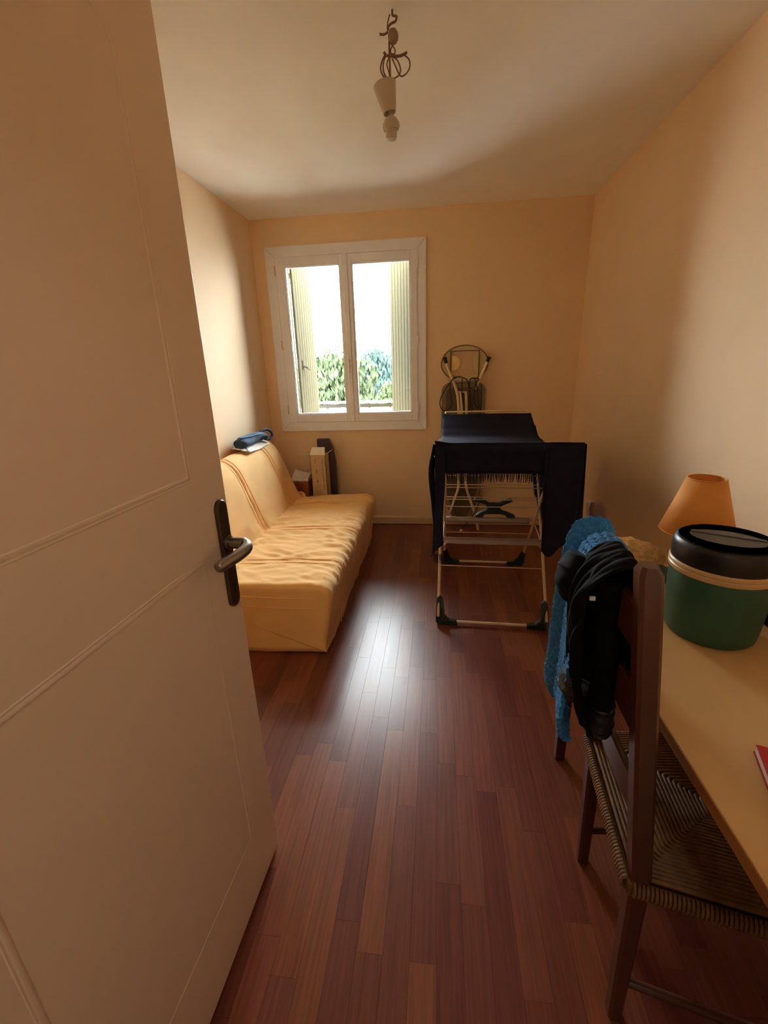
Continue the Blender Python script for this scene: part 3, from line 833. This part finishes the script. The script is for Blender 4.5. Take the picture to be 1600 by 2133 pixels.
# ------------------------------------------------------------------ navy blanket over the rack
bl = root('navy_blanket', RC + Vector((0, 0, TZ)), 'dark navy fringed blanket draped over the drying rack', 'blanket', rz=RA)
prof = [(.66, 1.045), (.50, .99), (.36, .938), (.20, .936), (0., .934), (-.20, .936), (-.34, .938), (-.45, .978), (-.58, 1.025), (-.69, 1.068), (-.708, 1.068)]
PF = spline([(0, a, b) for a, b in prof], 6)
def prof_at(v):
    i = v * (len(PF) - 1); k = min(int(i), len(PF) - 2); return PF[k].lerp(PF[k + 1], i - k)
def bob(x, y, z, a=.006): return a * N(x * 6, y * 6, z * 6)
def shift(p): return Vector((p[0], p[1], p[2] - TZ))
bm = BM()
XA, XB = -HW - .012, HW + .012
def top(u, v):
    p = prof_at(v); x = lerp(XA, XB, u)
    sag = .010 * math.sin(u * PI) * (1 if -.3 < p.y < .3 else .4) * 0
    e = sm(.12, 0, u)
    fold = .018 * e * max(0, math.sin((p.y + .1) * 9)) + .016 * math.exp(-((p.y - .40) / .03) ** 2) * (.6 - u * .3)
    return shift((x - e * .012 * max(0, math.sin(p.y * 11)), p.y, p.z + fold * .7 + bob(x, p.y, 0, .004) - sag + .004))
grid(bm, top, 30, 66)
# front drop: short in the middle, long at both corners
def front(x0, x1, L, nx, nz, bulge=0.):
    def f(u, v):
        x = lerp(x0, x1, u); l = L(u) if callable(L) else L
        z = 1.072 - l * v
        return shift((x + .008 * math.sin(v * 5 + x * 20) * v, -.712 - .010 * math.sin(PI * min(1, v * 2)) - bulge * v + .006 * N(x * 9, v * 4, 3) * v, z))
    grid(bm, f, nx, nz)
front(XA, XA + .045, lambda u: .50 - .05 * u, 4, 26, .02)
front(XA + .045, .150, .125, 24, 8)
front(.150, .162, lambda u: .125 + .36 * u, 2, 20)
front(.162, XB, lambda u: .48 + .03 * math.sin(u * 6), 10, 26, -.01)
# right drop down the side of the rack
def rside(u, v):
    p = prof_at(lerp(.10, 1., u)); L = .40 + .06 * math.sin(u * 7) + .10 * sm(.6, 1, u)
    return shift((XB + .006 + .03 * math.sin(u * 14) * v * .5 + .012 * v, p.y, p.z - L * v))
grid(bm, rside, 40, 24)
# left drop: the near corner only, hanging in a soft bulge
def lside(u, v):
    p = prof_at(lerp(.72, 1., u)); L = lerp(.06, .50, sm(.35, 1., u))
    return shift((XA - .020 * math.sin(PI * min(1, v * 1.2)) - .006 * math.sin(u * 9 + v * 4), p.y + .02 * v * (1 - u), p.z - L * v))
grid(bm, lside, 24, 26)
bmesh.ops.remove_doubles(bm, verts=bm.verts, dist=.0008)
lpart('sheet', bm, NAVY, bl, smooth=4, solid=.004)
bm = BM(); rg = random.Random(8)
def thread(p, l, dx=0, dy=0, r=.0022):
    p = Vector(p); k = Vector((dx + rg.uniform(-.006, .006), dy + rg.uniform(-.004, .004), 0))
    tube(bm, [shift(p), shift(p + k * .4 + Vector((0, 0, -l * .5))), shift(p + k + Vector((0, 0, -l)))], [r, r, r * .6], 5)
x = XA + .05
while x < .152:
    thread((x, -.724, .952), rg.uniform(.034, .044)); x += rg.uniform(.0055, .009)
for k in range(22):                              # far edge of the right drop
    t = k / 21; thread((XB + .012, .575 - .02 * t, .99 - .40 * t), .035, dx=-.012, dy=.03)
for k in range(44):                              # slanting edge of the left drop
    u = k / 43; q = lside(u, .985); thread((q.x, q.y, q.z + TZ), .032, dx=-.008, dy=.004)
for k in range(8): thread((XA + .006 * k, -.74, .575), .045)
for k in range(28): thread((XB + .02, .40 - k * .04, .56), .03)
tag(lpart('fringe', bm, NAVY, bl), kind='stuff')

# ------------------------------------------------------------------ table
tb = root('desk_table', (.76, .84, 0), 'pale laminate table with dark legs against the right wall', 'table')
TX0, TX1, TY0, TY1, TT = .425, 1.09, .16, 1.43, .75
part('tabletop', box(BM(), TX0 + .002, TX1, TY0, TY1, TT - .024, TT), BEECH, tb, bevel=.002)
part('edge_band', box(BM(), TX0, TX0 + .0025, TY0, TY1, TT - .0235, TT - .0015), EDGE, tb)
for x in (.455, 1.04):
    for y in (.22, 1.335):
        bm = BM(); loft(bm, [[(x + a * s, y + b * s, z) for a, b in ((-.02, -.02), (.02, -.02), (.02, .02), (-.02, .02))] for s, z in ((.8, 0), (1, .5), (1.05, TT - .024))])
        part('leg', bm, WOODD, tb, bevel=.003)
part('apron', box(BM(), .475, .490, .24, 1.315, TT - .094, TT - .024), WOODD, tb)
part('apron', box(BM(), .475, 1.02, 1.327, 1.343, TT - .094, TT - .024), WOODD, tb)

# ------------------------------------------------------------------ chair
CR = math.radians(-5.0)
CC = Vector((.4175, .8075, 0))
ch = root('ladder_back_chair', CC, 'dark wooden ladder-back chair with a rush seat tucked under the table', 'chair', rz=CR)
CM = Matrix.Translation(CC) @ Matrix.Rotation(CR, 4, 'Z'); CI = CM.inverted()
HB2 = .165; HT = 1.105
def post_c(s, z):
    return Vector((poly1([(0, 0), (.46, -.010), (HT, -.085)], z), s * HB2, z))
def rect_loft(bm, cs, hx, hy, ch_=.006):
    rings = []
    for c, sx, sy in ((c, hx(c.z) if callable(hx) else hx, hy(c.z) if callable(hy) else hy) for c in cs):
        rings.append([c + Vector((a, b, 0)) for a, b in ((-sx + ch_, -sy), (sx - ch_, -sy), (sx, -sy + ch_), (sx, sy - ch_), (sx - ch_, sy), (-sx + ch_, sy), (-sx, sy - ch_), (-sx, -sy + ch_))])
    loft(bm, rings)
for s in (-1, 1):
    bm = BM()
    zs = [0, .12, .25, .38, .46, .6, .8, .95, HT - .012, HT]
    cs = [post_c(s, z) for z in zs]
    rect_loft(bm, cs, lambda z: poly1([(0, .014), (.4, .018), (HT - .02, .018), (HT - .011, .017), (HT, .012)], z), lambda z: poly1([(0, .016), (.4, .021), (HT - .02, .021), (HT - .011, .020), (HT, .014)], z))
    lpart('back_post', bm, WOODD, ch, smooth=.6)
    bm = BM(); rect_loft(bm, [Vector((.40, s * .225, z)) for z in (0, .2, .45, .462)], lambda z: .015 + .005 * z, lambda z: .015 + .005 * z)
    lpart('front_leg', bm, WOODD, ch, smooth=.6)
    for z in (.12,):
        bm = BM(); tube(bm, [(0, s * HB2, z), (.40, s * .225, z + .005)], .010, 8); lpart('stretcher', bm, WOODD, ch, smooth=1.)
for z in (.30,):
    bm = BM(); tube(bm, [(.40, -.225, z), (.40, .225, z)], .010, 8); lpart('stretcher', bm, WOODD, ch, smooth=1.)
for z0, z1 in ((.932, 1.012), (.765, .850), (.575, .650)):
    bm = BM()
    rings = []
    for k in range(13):
        t = k / 12 * 2 - 1
        y = t * (HB2 - .012); bow = .018 * (1 - t * t)
        xm = post_c(1, (z0 + z1) / 2).x
        za, zb_ = z0 + .022 * (1 - t * t), z1 + .018 * (1 - t * t)
        rings.append([(xm - bow - .007, y, za), (xm - bow + .007, y, za), (xm - bow + .004, y, zb_), (xm - bow - .010, y, zb_)])
    loft(bm, rings); lpart('back_slat', bm, WOODD, ch, smooth=.6, bevel=.003)
# rush seat: cords laid parallel to the four edges, meeting on the diagonals
bm = BM()
A = [Vector((-.028, -.180, .445)), Vector((.425, -.245, .452)), Vector((.425, .245, .452)), Vector((-.028, .180, .445))]
mid = sum(A, Vector()) / 4
nr_ = 26
for k in range(nr_):
    t = k / nr_
    c = [a.lerp(mid, t) for a in A]
    for v in c: v.z += .010 + .006 * math.sin(PI * min(1, t * 1.2)) - (.010 if k == 0 else 0)
    pts = []
    for i in range(4):
        a, b = c[i], c[(i + 1) % 4]
        pts += [a.lerp(b, .03), a.lerp(b, .25), a.lerp(b, .5), a.lerp(b, .75), a.lerp(b, .97)]
    tube(bm, pts, .0052, 6, closed=True)
for k in range(5):
    off = -.006 * k
    tube(bm, [(a.x, a.y, a.z - .004 + off) for a in A], .0055, 6, closed=True)
# cords wrapped round the edge rails
for i in range(4):
    a, b = A[i], A[(i + 1) % 4]; L = (b - a).length; n_ = int(L / .0072)
    t_ = (b - a).normalized(); nrm = Vector((t_.y, -t_.x, 0))
    for k in range(1, n_):
        p = a.lerp(b, k / n_) + Vector((0, 0, -.010))
        tube(bm, [p + nrm * (.014 * math.cos(q)) + Vector((0, 0, .017 * math.sin(q))) for q in (-1.4, -.7, 0, .7, 1.4)], .0037, 5)
lpart('rush_seat', bm, RUSH, ch, smooth=4)
bm = BM(); loft(bm, [[(v.x, v.y, z) for v in [a.lerp(mid, .04) for a in A]] for z in (.425, .448)])
lpart('seat_frame', bm, WOODD, ch)

# ------------------------------------------------------------------ blue crochet scarf over the chair back
sc = root('crochet_scarf', CM @ Vector((-.085, .1, HT - .02)), 'turquoise crochet wool scarf hanging over the chair back', 'scarf')
def knit(p, q, amp=.0042):
    """puffy crochet relief: staggered shells"""
    row = math.floor(p / .016); t = p / .016 - row
    return amp * (math.sin(PI * t) ** .7) * (.35 + .65 * abs(math.sin(PI * (q / .013 + .5 * (row % 2))))) + .0012 * N(p * 90, q * 90, 1)
def scarf_layer(y0, y1, x_out, zbot, seed, over=.16, back=.05):
    """a band folded over the top slat: hangs outside to zbot and a little inside"""
    bm = BM()
    zt2 = 1.056
    path = [(back, zt2 - over), (back - .002, zt2 - .05), (-.062, zt2 + .000), (-.090, zt2 + .010), (-.122, zt2 - .008), (x_out + .008, zt2 - .07), (x_out, zt2 - .18), (x_out - .006, zt2 - .34), (x_out - .008, lerp(zt2, zbot, .85)), (x_out + .004, zbot + .018), (x_out + .020, zbot)]
    Pp = spline([(a, 0, b) for a, b in path], 12)
    Ls = [0]
    for a, b in zip(Pp, Pp[1:]): Ls.append(Ls[-1] + (b - a).length)
    def f(u, v):
        i = u * (len(Pp) - 1); k = min(int(i), len(Pp) - 2); c = Pp[k].lerp(Pp[k + 1], i - k)
        t = (Pp[k + 1] - Pp[k]).normalized(); nn = Vector((-t.z, 0, t.x)); l = lerp(Ls[k], Ls[k + 1], i - k)
        y = lerp(y0, y1, v) + .006 * math.sin(l * 5 + seed)
        e = abs(2 * v - 1)
        if e > .93: y += .004 * abs(math.sin(PI * l / .016)) * (1 if v > .5 else -1)
        wave = .010 * math.sin(v * 4.2 + seed + l * 2) + .016 * math.sin(PI * v) * sm(.1, .3, u)
        p = c + nn * (knit(l, y) + wave); p.y = y
        p.z += .030 * e * e * sm(.8, 1., u)
        return CM @ p
    grid(bm, f, 240, 60)
    return bm
part('outer_fold', scarf_layer(.060, .142, -.144, .585, 0., .12, -.045), BLUE, sc, smooth=4, solid=.008)
part('inner_fold', scarf_layer(-.030, .070, -.150, .600, 2., .10, -.050), BLUE, sc, smooth=4, solid=.008)

# ------------------------------------------------------------------ black jacket over the chair back
jk = root('black_jacket', CM @ Vector((-.09, -.03, HT - .02)), 'black jacket with brocade cuffs slung over the chair back', 'jacket')
def jacket_body():
    bm = BM(); zt2 = 1.060
    path = [(-.056, zt2 - .20), (-.058, zt2 - .14), (-.060, zt2 - .06), (-.070, zt2 + .000), (-.088, zt2 + .014), (-.13, zt2 - .004), (-.160, zt2 - .06), (-.165, zt2 - .12), (-.155, zt2 - .20), (-.145, zt2 - .28), (-.120, zt2 - .36)]
    Pp = spline([(a, 0, b) for a, b in path], 8)
    def f(u, v):
        i = u * (len(Pp) - 1); k = min(int(i), len(Pp) - 2); c = Pp[k].lerp(Pp[k + 1], i - k)
        t = (Pp[k + 1] - Pp[k]).normalized(); nn = Vector((-t.z, 0, t.x))
        y = lerp(-.104, .004, v) + .008 * N(u * 8, v * 2, 4)
        w = .016 * (ridged(u * 2, v, .4, 2.5, 4) - .2) * sm(.35, .6, u) + .006 * N(u * 9, v * 9, 2)
        p = c + nn * w; p.y = y; return CM @ p
    grid(bm, f, 90, 40); return bm
part('body', jacket_body(), BLACKC, jk, smooth=4, solid=.006)
def sleeve(pts, rad):
    bm = BM(); Pp = spline(pts, 7); n = len(Pp); rings = []
    for i, p in enumerate(Pp):
        t = i / (n - 1); r = poly1(rad, t)
        tn = (Pp[min(i + 1, n - 1)] - Pp[max(i - 1, 0)]).normalized()
        u = tn.cross(Vector((1, 0, 0))).normalized(); w = tn.cross(u)
        rings.append([CM @ (p + (u * math.cos(a) * 1.25 + w * math.sin(a) * .85) * r * (1 + .16 * N(t * 7, a * 1.2, 3))) for a in (2 * PI * k / 22 for k in range(22))])
    loft(bm, rings); return bm
def pt(px, py, y):                                # a chair-frame point under a pixel, on the plane y = const
    return CI @ at_y(px, py, y)
for nm, (p0, p1, p2, p3, y) in (('sleeve', ((1262, 1200), (1252, 1290), (1226, 1372), (1190, 1438), .80)), ('sleeve', ((1262, 1190), (1258, 1330), (1250, 1430), (1240, 1508), .78))):
    a, b, c, d = (pt(*q, y) for q in (p0, p1, p2, p3))
    part(nm, sleeve([a, b, c, c.lerp(d, .35)], [(0, .044), (.5, .039), (1, .032)]), BLACKC, jk, smooth=4)
    part('cuff', sleeve([c.lerp(d, .28), c.lerp(d, .6), c.lerp(d, .9), d], [(0, .033), (.6, .037), (.9, .034), (1, .026)]), CUFFM, jk, smooth=4)
a, b, c = pt(1215, 1155, .85), pt(1195, 1205, .84), pt(1185, 1245, .84)
part('hood', sleeve([a, a.lerp(b, .6), b, c], [(0, .028), (.35, .043), (.75, .040), (1, .018)]), BLACKC, jk, smooth=4)
bm = BM(); q = at_y(1235, 1247, .735); box(bm, q.x - .006, q.x + .004, q.y - .002, q.y + .002, q.z - .003, q.z + .004)
part('tag', bm, PAPER, jk)

# ------------------------------------------------------------------ things on the table
# green insulated bucket
cxy = (.672, 1.042, TT)
ck = root('insulated_bucket', cxy, 'green insulated bucket with a cream rim and black lid on the table', 'bucket')
bm = BM(); lathe(bm, [(.074, 0), (.089, .003), (.0955, .012), (.0975, .03), (.1015, .09), (.1050, .166), (.103, .172)], cxy, 56)
part('body', bm, GREENB, ck, smooth=.7)
bm = BM(); lathe(bm, [(.090, .168), (.107, .169), (.1088, .172), (.1088, .179), (.1066, .1815), (.1088, .184), (.1088, .190), (.106, .193), (.09, .194)], cxy, 56)
part('rim', bm, RIMM, ck, smooth=.7)
bm = BM(); cut = [(.05, .188), (.104, .190), (.1065, .196), (.1070, .216), (.1060, .232), (.102, .2425), (.095, .2465)]
lathe(bm, cut, cxy, 48, cap=False)
# top face with an oval grip recess, long way across the lid
rt_ = math.radians(-28)
def rec(sx, sy, z, rot=rt_):
    out = []
    for k in range(48):
        a = 2 * PI * k / 48; x, y = sx * math.cos(a), sy * math.sin(a)
        out.append(Vector(cxy) + Vector((x * math.cos(rot) - y * math.sin(rot), x * math.sin(rot) + y * math.cos(rot), z)))
    return out
rim_ring = [Vector(cxy) + Vector((.095 * math.cos(2 * PI * k / 48), .095 * math.sin(2 * PI * k / 48), .2465)) for k in range(48)]
sh = round(48 * (-rt_) / (2 * PI))
rim_ring = [rim_ring[(k - sh) % 48] for k in range(48)]
loft(bm, [rim_ring, rec(.074, .050, .2465), rec(.070, .046, .240), rec(.062, .039, .222)])
bmesh.ops.remove_doubles(bm, verts=bm.verts, dist=.0004)
lid = part('lid', bm, LIDM, ck, smooth=.7)
bm = BM(); c0 = Vector(cxy); ax = Vector((math.cos(rt_), math.sin(rt_), 0))
ay = Vector((-math.sin(rt_), math.cos(rt_), 0))
rings = []
for s in (-.072, -.066, -.033, 0, .033, .066, .072):
    rings.append([c0 + ax * s + ay * a + Vector((0, 0, z)) for a, z in ((.010, .234), (.026, .234), (.026, .2475), (.010, .2485))])
loft(bm, rings); part('grip_bar', bm, LIDM, lid, bevel=.002)
# lamp
LX, LY = .784, 1.36
lp = root('table_lamp', (LX, LY, TT), 'small lamp with an orange conical shade behind the green bucket', 'lamp')
bm = BM(); lathe(bm, [(.055, 0), (.055, .008), (.02, .02), (.014, .05), (.022, .08), (.024, .10), (.012, .125), (.009, .17), (.012, .185), (.012, .20)], (LX, LY, TT), 24)
part('lamp_base', bm, LAMPB, lp, smooth=.7)
bm = BM(); seg = 40
lathe(bm, [(.0985, .1455), (.0490, .3086)], (LX, LY, TT), seg, cap=False)
sh_ = part('lamp_shade', bm, SHADE, lp, smooth=4, solid=.002)
for r_, z_ in ((.0985, .1455), (.0490, .3086)):
    bm = BM(); tube(bm, [(LX + r_ * math.cos(2 * PI * k / 40), LY + r_ * math.sin(2 * PI * k / 40), TT + z_) for k in range(40)], .002, 6, closed=True)
    part('shade_hoop', bm, SHADE, sh_, smooth=4)
bm = BM()
for k in range(3):
    a = 2 * PI * k / 3 + .4; tube(bm, [(LX + .011 * math.cos(a), LY + .011 * math.sin(a), TT + .2), (LX + .048 * math.cos(a), LY + .048 * math.sin(a), TT + .307)], .0013, 5)
part('shade_carrier', bm, STEEL, sh_)
# folded teal cloth and a fleece cushion
tc = root('folded_cloth', (.60, 1.35, TT), 'folded grey teal cloth under the cream fleece at the far table end', 'cloth')
for k, (z, w_) in enumerate(((0., 1.), (.014, .96))):
    bm = BM()
    rings = []
    for j in range(13):
        v = j / 12
        prof2 = [(-.15, 0), (-.158, .006), (-.15, .012), (.15, .012), (.163, .006), (.15, 0)]
        rings.append([(.598 + (a * .76 * w_) + .006 * math.sin(v * 4 + k), lerp(1.285, 1.418, v), TT + .001 + z + b + .003 * N(a * 9, v * 3, k)) for a, b in [(-.15 + .3 * i / 12, 0) for i in range(13)] + [(.165, .006)] + [(.15 - .3 * i / 12, .012) for i in range(13)] + [(-.165, .006)]])
    loft(bm, rings); part('fold_layer', bm, TEAL, tc, smooth=1.)
fc = BM(); bmesh.ops.create_icosphere(fc, subdivisions=5, radius=1)
for v in fc.verts:
    p = v.co.copy(); q = Vector((p.x * .125, p.y * .058, p.z * .062 if p.z > 0 else p.z * .018))
    d = .010 * N(p.x * 5, p.y * 5, p.z * 5) + .005 * N(p.x * 14, p.y * 14, p.z * 14)
    v.co = Vector((.580, 1.352, TT + .054)) + q + p * d
tag(obj('fleece_cushion', fc, FLUFF, smooth=4), 'cream fleece heap on the folded teal cloth beside the lamp', 'cushion')
# red book at the right edge
bk = root('red_book', at_z(1574, 1560, TT), 'white-edged book with a red cover lying on the near table', 'book')
c0 = at_z(1569, 1566, TT); e1 = (at_z(1600, 1650, TT) - c0).normalized(); e2 = Vector((-e1.y, e1.x, 0))
if e2.x < 0: e2 = -e2
def bq_(bm, a0, a1, b0, b1, z0, z1): prism(bm, [c0 + e1 * a + e2 * b + Vector((0, 0, z0)) for a, b in ((a0, b0), (a1, b0), (a1, b1), (a0, b1))], (0, 0, z1 - z0))
bm = BM(); bq_(bm, .002, .198, .002, .138, .0022, .0148); part('page_block', bm, PAGES, bk)
bm = BM(); bq_(bm, 0, .2, 0, .14, .0002, .0022); part('cover', bm, REDB, bk)
bm = BM(); bq_(bm, 0, .2, .001, .14, .0148, .0168); part('cover', bm, REDB, bk)
for a, b, w_, h_ in ((.018, .024, .010, .005), (.034, .022, .012, .005)):
    bm = BM(); bq_(bm, a, a + w_, b, b + h_, .0168, .0172); part('cover_print', bm, PAPER, bk)
# black pouch behind the bucket, cut by the frame
bg_ = BM(); bmesh.ops.create_cube(bg_, size=1)
bmesh.ops.subdivide_edges(bg_, edges=bg_.edges, cuts=6, use_grid_fill=True)
for v in bg_.verts:
    p = v.co * 2; q = Vector((p.x, p.y, p.z)); l = max(abs(p.x), abs(p.y), abs(p.z)); n2 = p.normalized() * l
    q = p.lerp(n2, .45)
    v.co = Vector((.905, 1.085, TT + .0755)) + Vector((q.x * .095, q.y * .075, q.z * .075)) + Vector((0, 0, .006 * N(q.x * 3, q.y * 3, q.z * 3)))
zmin = min(v.co.z for v in bg_.verts)
for v in bg_.verts: v.co.z = max(v.co.z, TT + .001) if v.co.z > TT + .02 else TT + .001
tag(obj('black_pouch', bg_, BLACKC, smooth=4), 'black soft pouch on the table to the right of the green bucket', 'bag')

# ------------------------------------------------------------------ ceiling lamp point
PX, PY = -.16, 1.88
pd = root('ceiling_pendant', (PX, PY, ZC), 'bare pendant lamp holder with a coiled wire hanging from the ceiling', 'lamp')
def q_(px, py, dy=0.): return at_y(px, py, PY + dy)
def wire(nm, pts, r, m, parent=pd, sp=7):
    bm = BM(); tube(bm, spline([q_(*p) for p in pts], sp), r, 8); return part(nm, bm, m, parent, smooth=4)
hk = wire('hook', [(817, 20), (818, 32), (826, 34), (824, 44), (815, 49), (809, 56), (809, 63)], .0035, WIREB)
wire('wire_tail', [(809, 66), (800, 72), (791, 71)], .0035, WIREB)
wire('wire_tail', [(812, 30), (808, 45), (807, 62)], .0022, WIREB)
bm = BM(); g0 = q_(819, 76); lathe(bm, [(.002, .02), (.011, .017), (.0165, .008), (.0175, 0), (.0165, -.009), (.010, -.018), (.002, -.021)], g0, 18)
part('hook_cover', bm, GLOBE, pd, smooth=4)
wire('lamp_wire', [(811, 70), (811, 100), (812, 130), (813, 165), (813, 205), (814, 240)], .0032, WIREB)
wire('wire_link', [(816, 92), (819, 97), (823, 104), (822, 112), (815, 112), (814, 104), (818, 94)], .0022, WIREB)
wire('coil_loop', [(801, 116), (795, 130), (793, 145), (798, 158), (807, 166), (820, 164), (832, 155), (834, 142), (828, 126), (818, 118)], .0024, WIREB)
wire('coil_loop', [(804, 116), (799, 130), (799, 148), (805, 162), (812, 167)], .0024, WIREB)
wire('coil_loop', [(843, 115), (852, 124), (854, 137), (849, 150), (840, 158), (833, 157), (826, 143), (817, 122)], .0024, WIREB)
wire('coil_loop', [(811, 119), (806, 133), (810, 150), (813, 165)], .0022, WIREB)
wire('wire_tail', [(800, 109), (806, 116), (820, 117), (834, 116), (848, 109)], .0042, WIREB)
# tilted cup that should cover the hook
a, b = q_(801, 176), q_(812, 236)
ax = (b - a).normalized(); u = ax.cross(Vector((0, 1, 0))).normalized(); w_ = ax.cross(u)
bm = BM(); rings = []
for t, r in ((0, .030), (0, .0385), (.02, .0395), (.96, .0235), (1, .0215), (.97, .019), (.1, .034)):
    c = a.lerp(b, t); rings.append([c + (u * math.cos(k * PI / 16) + w_ * math.sin(k * PI / 16)) * r for k in range(32)])
loft(bm, rings, True, False); part('ceiling_cup', bm, GREYP, pd, smooth=.9)
s0 = q_(814.5, 242)
bm = BM(); lathe(bm, [(.006, .024), (.0075, .022), (.0075, .004), (.013, -.001), (.0225, -.008), (.0255, -.016), (.0255, -.031), (.0235, -.036), (.0192, -.038), (.0192, -.057), (.0165, -.065), (.004, -.067)], s0 + Vector((0, 0, -.002)), 24)
part('lamp_socket', bm, GREYP, pd, smooth=.7)
bm = BM()
for s in (-1, 1):
    tube(bm, [(s0.x + s * .0245, s0.y, s0.z - .018), (s0.x + s * .0262, s0.y, s0.z - .030), (s0.x + s * .0205, s0.y, s0.z - .043)], .004, 6)
part('socket_ring', bm, GREYP, pd, smooth=4)
